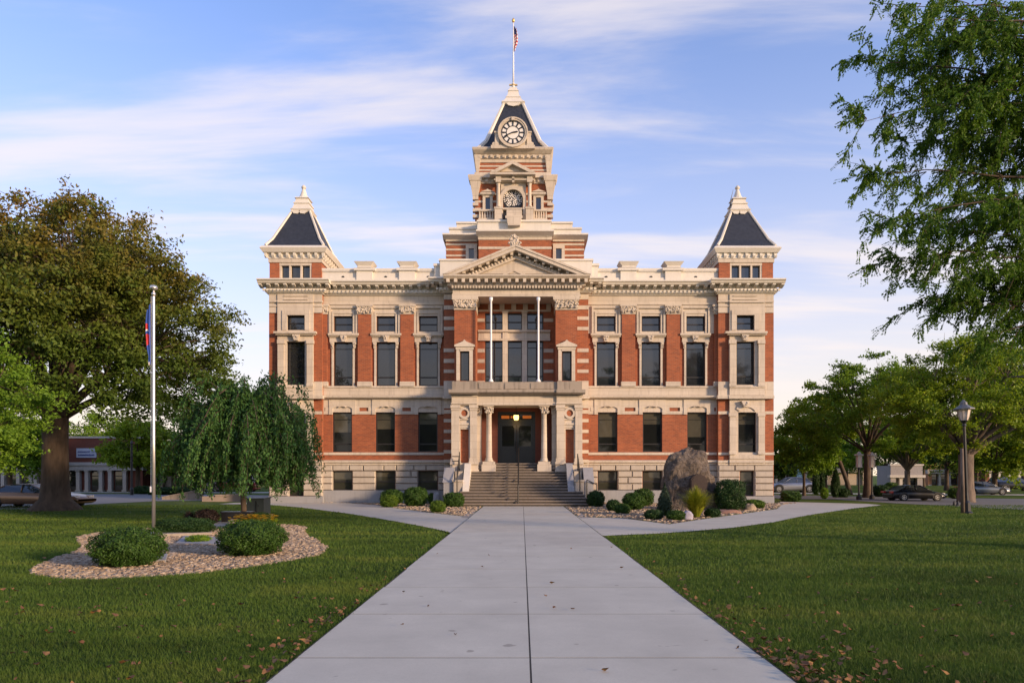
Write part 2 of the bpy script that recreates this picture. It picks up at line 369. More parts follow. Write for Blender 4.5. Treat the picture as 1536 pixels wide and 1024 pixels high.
# --- solid core so that nothing shows or shines through
c = MB(); c.box(X(406, 39.9), X(705, 39.9), 39.8, 58, 0, 12.62); c.box(X(705, 39.9), X(845, 39.9), 40.1, 57.99, 0, 12.61); c.box(X(845, 39.9), X(1158, 39.9), 39.8, 58, 0, 12.62); c.box(X(668, 39.9), X(880, 39.9), 40.12, 45.9, 12.63, 13.4)
c.build('rear_wall', M['brick'], CH)
ROWS = [(697, 706), (706, 715.5), (715.5, 725), (725, 735)]
def wing(x0, x1, cs2, cs1, half, quo_side):
    """one wing: three bays with centres cs (photograph pixels on the wall plane)"""
    o2 = [(c-14.3, 513, c+14.3, 578.5) for c in cs2]; oa = [(c-14, 474, c+14, 497) for c in cs2]
    o1 = [(c-14.6, 618, c+14.6, 677.5) for c in cs1]; ob = [(c-15, 706, c+15, 735) for c in cs1]
    w = MB(); w.walls(YW, (x0, 441, x1, 745), o2+oa+o1+ob, .3); w.build('brick_wall', M['brick'], CH)
    # pilasters stand between the bays and at both ends of the wing
    mids = [(a+b)/2 for a, b in zip(cs2, cs2[1:])]
    pil = [(m-10, m+10) for m in mids]+[(half, half+7 if quo_side > 0 else half-7)]
    for a, b in pil:
        if a > b: a, b = b, a
        p = MB(); Y = YW-.18; p.pb(Y, a, 470, b, 572, .17); po = p.build('pilaster', M['brick'], CH)
        q = MB(); q.pb(YW-.22, a-.8, 466, b+.8, 471, .21); q.pb(YW-.27, a-1.6, 459, b+1.6, 466, .26); q.pb(YW-.32, a-2.5, 456.5, b+2.5, 459, .31)
        carve(q, YW-.26, a-1.5, 459, b+1.5, 469, int((b-a)*2.2)); q.build('capital', M['stone'], po)
        q = MB(); q.pb(YW-.23, a-1, 572, b+1, 579, .22); q.build('pilaster_base', M['stone'], po)
    edges = sorted([q for a, b in pil for q in (a, b)]); 
    bays = []
    for c in cs2:
        lo = max([e for e in edges if e < c-10] or [x0]); hi = min([e for e in edges if e > c+10] or [x1-2.5]); bays.append((lo, hi))
    for (a, b), c in zip(bays, cs2):
        s = MB()
        # storey of small windows: stone panel with stepped architraves
        s.walls(YW-.05, (a+.2, 457.2, b-.2, 500), [(c-14, 474, c+14, 497)], .045)
        for (l_, r_, t, wd, pr) in ((c-21.5, c+21.5, 458.5, 3.5, .15), (c-17, c+17, 467, 3, .10)):
            s.pb(YW-pr, l_, t, r_, t+wd, pr-.052); s.pb(YW-pr+.003, l_, t+wd, l_+wd*.8, 499.3, pr-.055); s.pb(YW-pr+.003, r_-wd*.8, t+wd, r_, 499.3, pr-.055)
        s.pb(YW-.27, c-23, 499.5, c+23, 502.5, .26); s.pb(YW-.18, c-22, 502.6, c+22, 505, .17)
        s.pb(YW-.09, c-20.5, 505, c+20.5, 512.8, .08)
        s.prism([(X(c-5, 39.1), Z(503, 39.1)), (X(c+5, 39.1), Z(503, 39.1)), (X(c+2.2, 39.1), Z(512, 39.1)), (X(c-2.2, 39.1), Z(512, 39.1))], 39.12, 39.3)
        carve(s, 39.12, c-3.5, 504, c+3.5, 509, 6, 1.2)
        for sd in (-1, 1):
            e = c+sd*14.3
            s.pb(YW-.07, min(e, e+sd*3), 513, max(e, e+sd*3), 578.5, .06)
            s.pb(YW-.15, min(e-0, e+sd*5), 513, max(e, e+sd*5), 516, .14); s.pb(YW-.12, min(e+sd*.5, e+sd*4.2), 516, max(e+sd*.5, e+sd*4.2), 522, .11)
            carve(s, YW-.13, min(e+sd, e+sd*4), 514, max(e+sd, e+sd*4), 521, 5, 1.0)
        s.build('window_surround', M['stone'], CH)
        window(CH, YW, c-14.3, 513, c+14.3, 578.5, '2'); window(CH, YW, c-14, 474, c+14, 497, 'a')
    b_ = MB()          # stone courses of the wing
    b_.pb(YW-.06, x0, 441, x1, 454.5, .055); b_.pb(YW-.12, x0, 454.5, x1, 457, .115); b_.build('frieze', M['stone'], CH); b_ = MB()
    b_.pb(YW-.14, x0, 578.6, x1, 581.5, .135); b_.pb(YW-.09, x0, 581.5, x1, 592.5, .085)
    b_.prof([(YW-.34, Z(593, 39.06)), (YW-.34, Z(595.5, 39.06)), (YW-.2, Z(598, 39.2)), (YW-.003, Z(598.3, 39.4)), (YW-.003, Z(592.6, 39.4))], X(x0, YW), X(x1, YW))
    b_.pb(YW-.055, x0, 598.6, x1, 611, .05)
    xs = [x0]+[q for c in cs1 for q in (c-20, c+20)]+[x1]
    for a, b in zip(xs[::2], xs[1::2]):
        b_.pb(YW-.06, a, 616.5, b, 621, .055); b_.pb(YW-.07, a, 611, min(a+5.5, b), 616.4, .065); b_.pb(YW-.071, max(b-5.5, a+5.6), 611, b, 616.4, .066)
    b_.build('belt_course', M['stone'], CH); b_ = MB(); b_.pb(YW-.05, x0, 678.2, x1, 682, .045); b_.build('sill_band', M['stone'], CH); b_ = MB()
    b_.prof([(YW-.27, Z(690.5, 39.13)), (YW-.27, Z(693, 39.13)), (YW-.17, Z(695, 39.2)), (YW-.17, Z(697, 39.2)), (YW-.004, Z(697, 39.4)), (YW-.004, Z(689.5, 39.4))], X(x0, YW), X(x1, YW))
    b_.build('water_table', M['stone'], CH)
    for c in cs1:
        s = MB(); Y = YW-.10
        s.prism([(X(c-20, Y), Z(598.8, Y)), (X(c+20, Y), Z(598.8, Y)), (X(c+20, Y), Z(621.3, Y)), (X(c+14.7, Y), Z(621.3, Y)), (X(c+14.7, Y), Z(613, Y))]+
                [(X(c+14.7*math.cos(t), Y), Z(613-4*math.sin(t), Y)) for t in [math.pi*k/8 for k in range(1, 8)]]+
                [(X(c-14.7, Y), Z(613, Y)), (X(c-14.7, Y), Z(621.3, Y)), (X(c-20, Y), Z(621.3, Y))], Y, YW-.002)
        s.pb(YW-.03, c-14.6, 609.2, c+14.6, 618, .025)
        for k in range(9): s.bump(X(c-5+k*1.25, Y-.02), Y-.02, Z(610-1.2*math.sin(math.pi*k/8), Y), .04, .05)
        s.build('window_hood', M['stone'], CH)
        window(CH, YW, c-14.6, 618, c+14.6, 677.5, '1'); window(CH, YW, c-15, 706, c+15, 735, 'b')
    r_ = MB(); rustic(r_, YW-.14, x0, x1, ROWS, [(o[0], o[1]-.3, o[2], o[3]) for o in ob]); r_.build('rusticated_base', M['base'], CH)
    r_ = MB(); r_.pb(YW-.24, x0, 735, x1, 756, .23); r_.build('plinth', M['greystone'], CH)
    # cornice and parapet
    k = MB(); cornice(k, X(x0, YW), X(x1, YW), YW, 12.62, ends=False); k.build('cornice', M['white'], CH)
    k = MB(); Y = YW-.1
    k.pb(Y, x0, 404, x1, 424, .4); k.pb(Y-.08, x0, 402.2, x1, 405.5, .55); k.pb(Y-.06, x0, 406, x1, 407.5, .05); k.pb(Y-.1, x0, 416.5, x1, 424, .09)
    for c in ((cs2[0]+cs2[1])/2, (cs2[1]+cs2[2])/2):
        k.pb(Y-.16, c-12, 405, c+12, 424, .6)
        k.pb(Y-.26, c-16, 401.5, c+16, 405, .8)
        yc = Y+.3
        k.frus(X(c, Y), yc, .42, .4, Z(401.5, Y), .36, .34, Z(398.5, Y)); k.frus(X(c, Y), yc, .38, .36, Z(398.5, Y), .58, .5, Z(393.3, Y)); k.frus(X(c, Y), yc, .58, .5, Z(393.3, Y), .5, .42, Z(392.3, Y))
    ko = k.build('parapet', M['white'], CH)
    v = MB()
    for c in cs2: v.ydisc(X(c, Y), Z(416, Y), Y-.02, Y+.02, .085, 0, 12, 0, 180)
    v.build('roof_vent', M['black'], ko)
wing(481, 668, (514.7, 578.6, 642.4), (513.3, 577.8, 641.8), 483.2, 1)
wing(880, 1080, (909.2, 976.6, 1043.6), (911.6, 978.8, 1045.6), 1079, -1)
def pavilion(x0, x1, b0, b1, c2, c1, sgn):
    Y = 39.05
    o2 = (c2-13.6, 512, c2+13.6, 577); oa = (c2-13.2, 472.5, c2+13.2, 495); o1 = (c1-13.6, 618, c1+13.6, 678); ob = (c1-11, 706.2, c1+11, 743.6)
    w = MB(); w.walls(Y, (x0, 441, x1, 745), [o2, oa, o1, ob], .3); w.build('brick_wall', M['brick'], CH)
    for o, k in ((o2, '2'), (oa, 'a'), (o1, '1'), (ob, 'b')): window(CH, Y-.02, *o, k)
    s = MB(); s.walls(Y-.14, (b0, 441, b1, 697), [o2, oa, o1], .135)
    def fr(o, w_, pr, top=True, bot=None):
        b = bot or o[3]
        s.pb(Y-pr, o[0]-w_, o[1]-w_, o[0]-.2, b, pr-.142); s.pb(Y-pr, o[2]+.2, o[1]-w_, o[2]+w_, b, pr-.142)
        if top: s.pb(Y-pr-.002, o[0]-.2, o[1]-w_, o[2]+.2, o[1]-.2, pr-.14)
    fr(oa, 7.5, .19); 
    s.pb(Y-.22, b0, 451, b1, 453.5, .075)
    for q in (443, 448.5): s.pb(Y-.2, c2-18, q, c2+18, q+1, .055)
    for a, b in ((b0+.3, b0+9.5), (b1-9.5, b1-.3)):
        s.pb(Y-.26, a, 515, b, 575, .115); s.pb(Y-.31, a-1, 509.5, b+1, 515, .165); s.pb(Y-.30, a-.6, 575, b+.6, 579, .155)
        s.pb(Y-.26, a, 624, b, 676, .115); s.pb(Y-.31, a-1, 619, b+1, 624, .165); s.pb(Y-.31, a-.6, 676, b+.6, 681, .165)
    s.pb(Y-.42, b0-6, 496.5, b1+4, 499.5, .275); s.pb(Y-.32, b0-3, 499.6, b1+3, 502, .175)
    for yy in (501, 601):
        s.prism([(X(c2-6, 38.7), Z(yy, 38.7)), (X(c2+6, 38.7), Z(yy, 38.7)), (X(c2+2.5, 38.7), Z(yy+9, 38.7)), (X(c2-2.5, 38.7), Z(yy+9, 38.7))], 38.68, 38.92)
        carve(s, 38.69, c2-3, yy+1.5, c2+3, yy+7, 7, 1.3)
    s.pb(Y-.2, b0, 581, b1, 592.5, .055); s.pb(Y-.25, b0, 578.9, b1, 581, .105); s.pb(Y-.38, b0-1, 593, b1+1, 597.5, .235)
    cx, cz, Yq = X(c1, Y-.17), Z(618, Y-.17), Y-.2
    s.ydisc(cx, cz-.25, Yq, Y-.135, .78, .54, 16, 35, 145)
    s.pb(Y-.2, b0+.5, 681.5, b1-.5, 688, .055)
    s.build('window_bay', M['stone'], CH)
    for a, b in ((x0, b0-.3), (b1+.3, x1)):
        for bands in (((.08, 0, 441, 450.5), (.16, .4, 450.5, 453), (.07, 0, 453, 469), (.11, 0, 458, 459.5)), ((.12, 0, 572, 592.5), (.34, 1, 592.5, 597.5)), ((.05, 0, 616.5, 621),), ((.05, 0, 678.2, 682),), ((.24, 0, 690, 693.5), (.17, 0, 693.5, 697))):
            q = MB()
            for pr, e, ya, yb in bands: q.pb(Y-pr, a-e, ya, b+e, yb, pr-.005)
            q.build('corner_band', M['stone'], CH)
    q = MB(); q.pb(Y-.30, b0, 690, b1, 693.5, .15); q.pb(Y-.22, b0, 693.5, b1, 697, .075); q.build('water_table', M['stone'], CH)
    r_ = MB(); rustic(r_, Y-.16, x0, x1, ROWS+[(735, 744)], [(ob[0], ob[1]-.5, ob[2], ob[3]+.5)]); r_.build('rusticated_base', M['base'], CH)
    r_ = MB(); r_.pb(Y-.3, x0-1, 744, x1+1, 757, .29); r_.build('plinth', M['greystone'], CH)
    k = MB(); cornice(k, X(x0, Y), X(x1, Y), Y, 12.62, step=.47, ret=(.42, .6) if sgn < 0 else (.6, .42)); k.build('cornice', M['white'], CH)
    # side wall of the wing end
    q = MB(); xe = X(x0 if sgn < 0 else x1, Y); q.box(xe-.02 if sgn < 0 else xe-.3, xe+.3 if sgn < 0 else xe+.02, Y+.305, 58, 0, 12.0); q.build('side_wall', M['brick'], CH)
    # ---------------- corner tower
    Yt = 39.15; xc = X((x0+x1)/2, Yt); w = X(x1-.8, Yt)-xc; yc = Yt+w
    zb, zt = 12.5, Z(394, Yt); wz0, wz1 = Z(417.5, Yt), Z(398, Yt); ww = .92
    t = MB(); t.mi = 0
    # front with the triple opening
    t.box(xc-w, xc-ww, Yt, Yt+.3, zb, zt); t.box(xc+ww, xc+w, Yt, Yt+.3, zb, zt); t.box(xc-ww, xc+ww, Yt, Yt+.3, zb, wz0-.08)
    t.box(xc-w, xc-w+.3, Yt+.3, Yt+2*w, zb, zt); t.box(xc+w-.3, xc+w, Yt+.3, Yt+2*w, zb, zt); t.box(xc-w+.3, xc+w-.3, Yt+2*w-.3, Yt+2*w, zb, zt)
    t.mi = 1
    t.box(xc-ww, xc+ww, Yt+.001, Yt+.3, wz1, zt); t.box(xc-ww-.06, xc+ww+.06, Yt-.06, Yt+.29, wz0-.08, wz0)
    for q in (-ww+.05, -.32, .32, ww-.05): t.box(xc+q-.05, xc+q+.05, Yt+.02, Yt+.28, wz0, wz1)
    ht = w+.05
    t.box(xc-ht, xc+ht, Yt-.05, yc+ht, zt, zt+.22); 
    to = t.build('corner_tower', [M['brick'], M['stone']], CH)
    p = MB()
    for q in (-.615, 0, .615): p.box(xc+q-.27, xc+q+.27, Yt+.2, Yt+.22, wz0, wz1)
    p.mi = 1
    for q in (-.615, 0, .615):
        p.box(xc+q-.265, xc+q-.225, Yt+.16, Yt+.2, wz0, wz1); p.box(xc+q+.225, xc+q+.265, Yt+.16, Yt+.2, wz0, wz1); p.box(xc+q-.225, xc+q+.225, Yt+.16, Yt+.2, wz1-.07, wz1)
    p.build('window', [M['glass_hi'], M['frame']], to)
    k = MB(); z0 = zt+.22; ze = 14.66; E = 1.92
    k.frus(xc, yc, w+.08, w+.08, z0, w+.1, w+.1, ze-.38)
    k.frus(xc, yc, E-.14, E-.14, ze-.38, E, E, ze-.16); k.frus(xc, yc, E, E, ze-.16, E-.06, E-.06, ze-.06); k.frus(xc, yc, E-.06, E-.06, ze-.06, E-.25, E-.25, ze+.04)
    n = 9
    for i in range(n):
        f = -1+2*i/(n-1); a = f*(E-.28)
        for (bx, by, ax) in ((a, -1, 0), (a, 1, 0), (-1, a, 1), (1, a, 1)):
            if ax == 0:
                y0 = yc+by*(w+.1); y1 = yc+by*(E-.2); k.prof([(y0, z0+.02), (y0, ze-.383), (y1, ze-.383), (y1, ze-.5), (y0+by*.1, z0+.12)], xc+bx-.075, xc+bx+.075)
            else:
                x0_ = xc+bx*(w+.1); x1_ = xc+bx*(E-.2); k.prism([(x0_, z0+.02), (x0_, ze-.383), (x1_, ze-.383), (x1_, ze-.5), (x0_+bx*.1, z0+.12)], yc+by-.075, yc+by+.075)
    k.build('eaves', M['white'], to)
    zr0, zr1, h0, h1 = ze+.03, 17.12, 1.66, .5
    r_ = MB(); r_.frus(xc, yc, h0, h0, zr0, 1.36, 1.36, zr0+.45); r_.frus(xc, yc, 1.36, 1.36, zr0+.45, h1, h1, zr1)
    r_.build('roof', M['slate'], to)
    r_ = MB()
    for sx in (-1, 1):
        for sy in (-1, 1): r_.tube([(xc+sx*h0, yc+sy*h0, zr0+.02), (xc+sx*1.36, yc+sy*1.36, zr0+.47), (xc+sx*h1, yc+sy*h1, zr1+.02)], [.085, .08, .07], 6)
    r_.build('hip_ridge', M['white'], to)
    f = MB()
    f.frus(xc, yc, .5, .5, zr1-.1, .62, .62, zr1+.08); f.frus(xc, yc, .62, .62, zr1+.08, .56, .56, zr1+.14); f.frus(xc, yc, .53, .53, zr1+.14, .42, .42, zr1+.46); f.frus(xc, yc, .47, .47, zr1+.46, .47, .47, zr1+.53)
    f.frus(xc, yc, .41, .41, zr1+.53, .34, .34, zr1+.8); f.frus(xc, yc, .42, .42, zr1+.8, .38, .38, zr1+.87)
    f.lathe(xc, yc, [(.33, zr1+.87), (.22, zr1+1.06), (.14, zr1+1.3), (.085, zr1+1.48), (.12, zr1+1.5), (.15, zr1+1.56), (.11, zr1+1.64), (.03, zr1+1.72), (.0, zr1+1.74)], 12)
    for sd in (-.28, .12): f.prism([(xc+sd-.2+.4*0, zr1-.05), (xc+sd-.22, zr1-.08), (xc+sd-.12, zr1-.2), (xc+sd+.1, zr1-.22), (xc+sd+.24, zr1-.1), (xc+sd+.24, zr1-.05)], yc-.64, yc-.5)
    f.build('finial', M['white'], to)
    if sgn > 0:
        f = MB(); f.tube([(xc-.55, yc-.3, zr1+.1), (xc-.5, yc-.3, zr1+.7), (xc-.34, yc-.3, zr1+1.35)], [.03, .025, .008], 5); f.build('lightning_rod', M['black'], to)
pavilion(403.5, 483, 416, 469.5, 443.6, 443.6, -1)
pavilion(1077.5, 1160.5, 1094.5, 1147.5, 1118.4, 1121, 1)
# ------------------------------------------------------------------ central block
Yc = 38.8
STR2 = [(441, 449), (458, 464), (474.5, 479.6), (490, 495), (522.5, 528), (538, 544), (554, 559), (571, 598)]
STR1 = [(598, 612), (614.5, 620), (628, 633), (644, 649), (659, 664), (674.5, 679.6), (689, 697)]
for a, b, bays in ((666, 683, 0), (865.5, 882.5, 1)):
    q = MB(); q.pb(Yc, a, 441, b, 745, .9); qo = q.build('quoin_pier', M['brick'], CH)
    for s0, s1 in STR2+STR1: q = MB(); q.pb(Yc-.035, a-.4, s0, b+.4, s1, .4); q.build('stone_band', M['stone'], qo)
    for e, s0, s1, pr in ((2, 593, 597.5, .3), (1, 690, 693.5, .26)): q = MB(); q.pb(Yc-pr, a-e, s0, b+e, s1, pr-.01); q.build('stone_moulding', M['stone'], qo)
    q = MB(); rustic(q, Yc-.12, a-.3, b+.3, ROWS, []); q.pb(Yc-.2, a-.6, 735, b+.6, 757, .5); q.build('rusticated_base', M['base'], qo)
k = MB(); cornice(k, X(666, Yc), X(882.5, Yc), Yc, 12.62); k.build('cornice', M['white'], CH)
k = MB(); k.pb(39.1, 652, 397, 700, 424, 1.5); k.pb(39.02, 650, 395, 700, 398.5, 1.6); k.pb(38.9, 660, 390, 716, 420, 1.4); k.pb(38.84, 658, 388, 716, 391, 1.5)
k.build('parapet', M['white'], CH); k = MB(); k.pb(39.1, 845, 397, 897, 424, 1.5); k.pb(39.02, 845, 395, 899, 398.5, 1.6); k.pb(38.9, 832, 390, 888, 420, 1.4); k.pb(38.84, 832, 388, 890, 391, 1.5)
k.build('parapet', M['white'], CH)
# --- recess with the tall window group
Yr = 39.7
wo = [(727.5, 469.5, 754.5, 494.5), (761, 469.5, 783.5, 494.5), (790, 469.5, 815, 494.5), (727.5, 511, 754.5, 577), (761, 511, 783.5, 577), (790, 511, 815, 577)]
w = MB(); w.walls(Yr, (700, 430, 848, 580), wo, .3); w.build('recess_wall', M['brick'], CH)
for i, o in enumerate(wo): window(CH, Yr, *o, 'a' if i < 3 else '2')
s = MB()
for a, b in ((754.5, 761), (783.5, 790)): s.pb(Yr-.12, a-.6, 466, b+.6, 577, .115); s.pb(Yr-.16, a-1.2, 466, b+1.2, 469, .155)
s.pb(Yr-.06, 717.5, 495, 825, 510.5, .055); s.pb(Yr-.2, 717, 494.6, 825.5, 497.5, .195); s.pb(Yr-.15, 717, 507.5, 825.5, 510.6, .145)
for y0, y1 in ((477.5, 482.5), (523, 528.5), (538.5, 544), (554, 559), (571, 575)):
    s.pb(Yr-.03, 715, y0, 727, y1, .025); s.pb(Yr-.03, 815.5, y0, 830, y1, .025)
s.pb(Yr-.1, 716, 464.5, 826, 467, .095)
for i in range(6): s.pb(Yr-.05, 735+i*17.5-3, 449, 735+i*17.5+4, 464.3, .045)
s.build('window_surround', M['stone'], CH)
for (a, b, ia, ib) in ((681.5, 713.5, 690, 703.7), (833.5, 866, 843, 857.3)):
    Yp = 38.1
    q = MB(); q.walls(Yp, (a, 440, b, 580), [(ia, 526.5, ib, 571)], 1.6); po = q.build('portico_pier', M['brick'], CH)
    window(po, Yp-.04, ia, 526.5, ib, 571, 'c')
    q = MB(); q.pb(Yp-.06, a-.6, 461.5, b+.6, 464.5, 1.5); q.pb(Yp-.10, a-.8, 450, b+.8, 461.4, 1.5); q.pb(Yp-.2, a-3.6, 444.5, b+3.6, 449, 1.6); q.pb(Yp-.16, a-2.4, 449, b+2.4, 451, 1.6)
    carve(q, Yp-.13, a-1, 447, b+1, 461, 95, 1.6); q.build('capital', M['stone'], po)
    q = MB(); Y = Yp-.1
    q.pb(Y, ia-5.5, 524, ia-.3, 571, .098); q.pb(Y, ib+.3, 524, ib+5.5, 571, .098); q.pb(Y-.03, ia-6.5, 519.5, ib+6.5, 524, .13); q.pb(Y-.1, ia-8.5, 517, ib+8.5, 519.5, .2)
    q.prism([(X(ia-8.5, Y), Z(517, Y-.1)), (X(ib+8.5, Y), Z(517, Y-.1)), (X((ia+ib)/2+3, Y), Z(512, Y-.1)), (X((ia+ib)/2, Y), Z(509, Y-.1)), (X((ia+ib)/2-3, Y), Z(512, Y-.1))], Y-.1, Yp-.002)
    q.pb(Y-.02, ia-.3, 524, ib+.3, 526.4, .115)
    q.build('window_surround', M['stone'], po)
# --- entablature and pediment
e = MB(); Y = 38.0
e.pb(Y, 679, 429, 870, 443, 1.65); e.pb(Y-.06, 678, 440.5, 871, 444.6, 1.66); e.pb(Y-.09, 678, 427.5, 871, 430, .5)
xl, xr = X(671, Y), X(878, Y)
zc = Z(411.5, 37.45)
e.prof([(38.6, zc), (37.42, zc), (37.42, zc-.08), (37.55, zc-.2), (38.6, zc-.2)], X(665, 37.42), X(885, 37.42))
e.box(xl, xr, 37.85, 38.55, zc-.5, zc-.202); e.box(xl, xr, 37.88, 38.55, Z(427.5, 38)-.02, zc-.502)
for i in range(19): 
    x = X(672, 37.6)+(X(879, 37.6)-X(672, 37.6))*i/18; e.box(x-.085, x+.085, 37.5, 37.86, zc-.40, zc-.203)
for i in range(44):
    x = X(679, 37.8)+(X(871, 37.8)-X(679, 37.8))*i/43; e.box(x-.05, x+.05, 37.75, 37.87, zc-.66, zc-.52)
e.build('entablature', M['stone'], CH)
p = MB()
def tri(Y0, Y1, pts): p.prism([(X(a, 37.45), Z(b, 37.45)) for a, b in pts], Y0, Y1)
tri(37.38, 38.6, [(664, 411.3), (773.5, 366.3), (773.5, 369.8), (671, 411.3)])
tri(37.42, 38.6, [(671.3, 411.3), (773.5, 370), (773.5, 375), (683, 411.3)])
tri(37.38, 38.6, [(773.7, 366.3), (886, 411.3), (879, 411.3), (773.7, 369.8)])
tri(37.42, 38.6, [(773.7, 370), (878.7, 411.3), (866, 411.3), (773.7, 375)])
tri(37.8, 38.6, [(697, 411.2), (773.6, 380), (773.6, 385), (709, 411.2)]); tri(37.8, 38.6, [(773.8, 380), (852, 411.2), (840, 411.2), (773.8, 385)])
p.prism([(X(684, 38), Z(411, 38)), (X(773.6, 38), Z(375, 38)), (X(864, 38), Z(411, 38))], 37.95, 38.55)
tri(37.9, 38.2, [(745, 411.1), (771, 400.5), (797, 411.1), (790, 411.1), (771, 403), (752, 411.1)])
for sd in (-1, 1):
    for i in range(8):
        f = .10+.84*i/7; cx = 773.6+sd*(1-f)*100; cy = 375.5+(1-f)*38.0
        if cy < 410: p.pb(37.55, cx-2.2, cy-1, cx+2.2, cy+4.5, .45)
    for i in range(15):
        f = .12+.8*i/14; cx = 773.6+sd*(1-f)*84; cy = 380+(1-f)*34.5
        if cy < 409.5: p.bump(X(cx, 37.78), 37.78, Z(cy+3, 37.78), .075, .06)
p.build('pediment', M['stone'], CH)
p = MB(); p.prism([(X(668, 38.6), Z(412, 37.45)), (X(773.6, 38.6), Z(366.3, 37.45)), (X(882, 38.6), Z(412, 37.45))], 38.605, 41.3); p.build('gable_roof', M['slate'], CH)
a = MB(); cx = X(772, 37.6)
a.pb(37.5, 765, 361.5, 779.5, 368, .3); carve(a, 37.5, 763, 359, 781, 367, 22, 2.0)
a.prism([(X(765, 37.6), Z(360, 37.6)), (X(779, 37.6), Z(360, 37.6)), (X(776, 37.6), Z(355, 37.6)), (X(772, 37.6), Z(351, 37.6)), (X(768, 37.6), Z(355, 37.6))], 37.55, 37.75); carve(a, 37.54, 767, 353, 777, 360, 14, 1.5)
a.build('acroterion', M['stone'], CH)
for cx in (736.5, 807.5):
    p = MB(); Y = 37.45; p.lathe(X(cx, Y), Y, [(.13, Z(573, Y)), (.13, Z(571, Y)), (.058, Z(568, Y)), (.054, Z(452, Y)), (.1, Z(450, Y)), (.1, Z(446, Y))], 12)
    p.tube([(X(cx, Y), Y, Z(447, Y)), (X(cx, Y), 38.1, Z(447, Y))], .05, 6); p.build('balcony_post', M['post'], CH, smooth=True)
# --- entrance porch and balcony
Yo = 37.2
b = MB(); zt, zb = Z(571.5, Yo), Z(585, Yo)
b.pb(Yo+.12, 712, 572.5, 838, 585, .25)
for i in range(3): b.pb(Yo+.09, 718+i*39, 574.5, 752+i*39, 583, .03)
b.pb(Yo, 678, 571.5, 715, 585, .4); b.pb(Yo, 836, 571.5, 873, 585, .4)
b.box(X(678, Yo), X(678, Yo)+.3, Yo+.4, 38.8, zb, zt); b.box(X(873, Yo)-.3, X(873, Yo), Yo+.4, 38.8, zb, zt)
b.prof([(Yo-.34, Z(585.2, Yo)), (Yo-.34, Z(588, Yo-.3)), (Yo-.2, Z(590, Yo-.2)), (Yo-.1, Z(592, Yo)), (38.9, Z(592, Yo)), (38.9, Z(585.2, Yo))], X(676, Yo), X(874.5, Yo))
b.prof([(Yo-.42, Z(585.15, Yo)+.002), (Yo-.42, Z(588.5, Yo-.4)), (Yo-.3, Z(591.3, Yo-.2)), (Yo-.01, Z(591.3, Yo))], X(674, Yo), X(717, Yo)); b.prof([(Yo-.42, Z(585.15, Yo)+.002), (Yo-.42, Z(588.5, Yo-.4)), (Yo-.3, Z(591.3, Yo-.2)), (Yo-.01, Z(591.3, Yo))], X(834, Yo), X(877, Yo))
b.build('balcony', M['weather'], CH)
q = MB(); q.pb(Yo, 677.5, 592.2, 715.5, 607, 1.6); q.pb(Yo, 835, 592.2, 873, 607, 1.6); q.pb(Yo+.12, 715.6, 592.2, 834.9, 603, .75); q.pb(Yo+.06, 715.6, 603, 834.9, 607.4, .85)
for a, c in ((676.5, 716.5), (834, 874)): q.pb(Yo-.06, a, 603.5, c, 605.5, .05); q.pb(Yo-.05, a, 593, c, 594.5, .045)
q.box(X(700, Yo), X(850, Yo), 38.0, 39.3, Z(606, Yo), Z(593, Yo))
q.build('porch_entablature', M['stone'], CH)
for (p1, p2, nc) in (((677, 689), (705, 715.6), 696.7), ((835, 846.6), (863, 873.5), 854.7)):
    q = MB()
    lo, hi = p1[0], p2[1]
    pn = (nc-6.3, 643.5, nc+6.3, 694)
    q.walls(Yo+.16, (lo+1, 607.2, hi-1, 696), [pn], .25)
    q.box(X(lo+1, Yo+.6), X(hi-1, Yo+.6), Yo+.42, 38.79, 1.9, Z(607.2, Yo))
    for a, c in (p1, p2):
        q.pb(Yo+.03, a, 615, c, 690, .128); q.pb(Yo-.05, a-1.3, 607.2, c+1.3, 611.5, .2); q.pb(Yo-.01, a-.6, 611.5, c+.6, 615, .165)
        q.pb(Yo-.02, a-1, 687, c+1, 692, .17); q.pb(Yo-.08, a-2, 691.9, c+2, 696, .24)
    q.pb(Yo+.1, p1[1], 627.5, p2[0], 629.5, .058); q.pb(Yo+.08, p1[1], 634, p2[0], 637, .078); q.pb(Yo+.12, p1[1], 637, p2[0], 641, .038)
    q.ydisc(X(nc, Yo+.08), Z(619.3, Yo+.08), Yo+.05, Yo+.158, .31, .18, 24)
    q.pb(Yo, lo-1.5, 696, hi+1.5, 704, 1.3); q.pb(Yo-.06, lo-2.5, 704, hi+2.5, 708, 1.3); q.pb(Yo, lo-1.5, 708, hi+1.5, 756, 1.3)
    po = q.build('porch_pier', M['stone'], CH)
    k = MB(); k.pb(Yo+.34, pn[0]-.5, pn[1]-.5, pn[2]+.5, pn[3]+.5, .05); k.ydisc(X(nc, Yo+.1), Z(619.3, Yo+.1), Yo+.12, Yo+.17, .178, 0, 20); k.build('brick_panel', M['brick'], po)
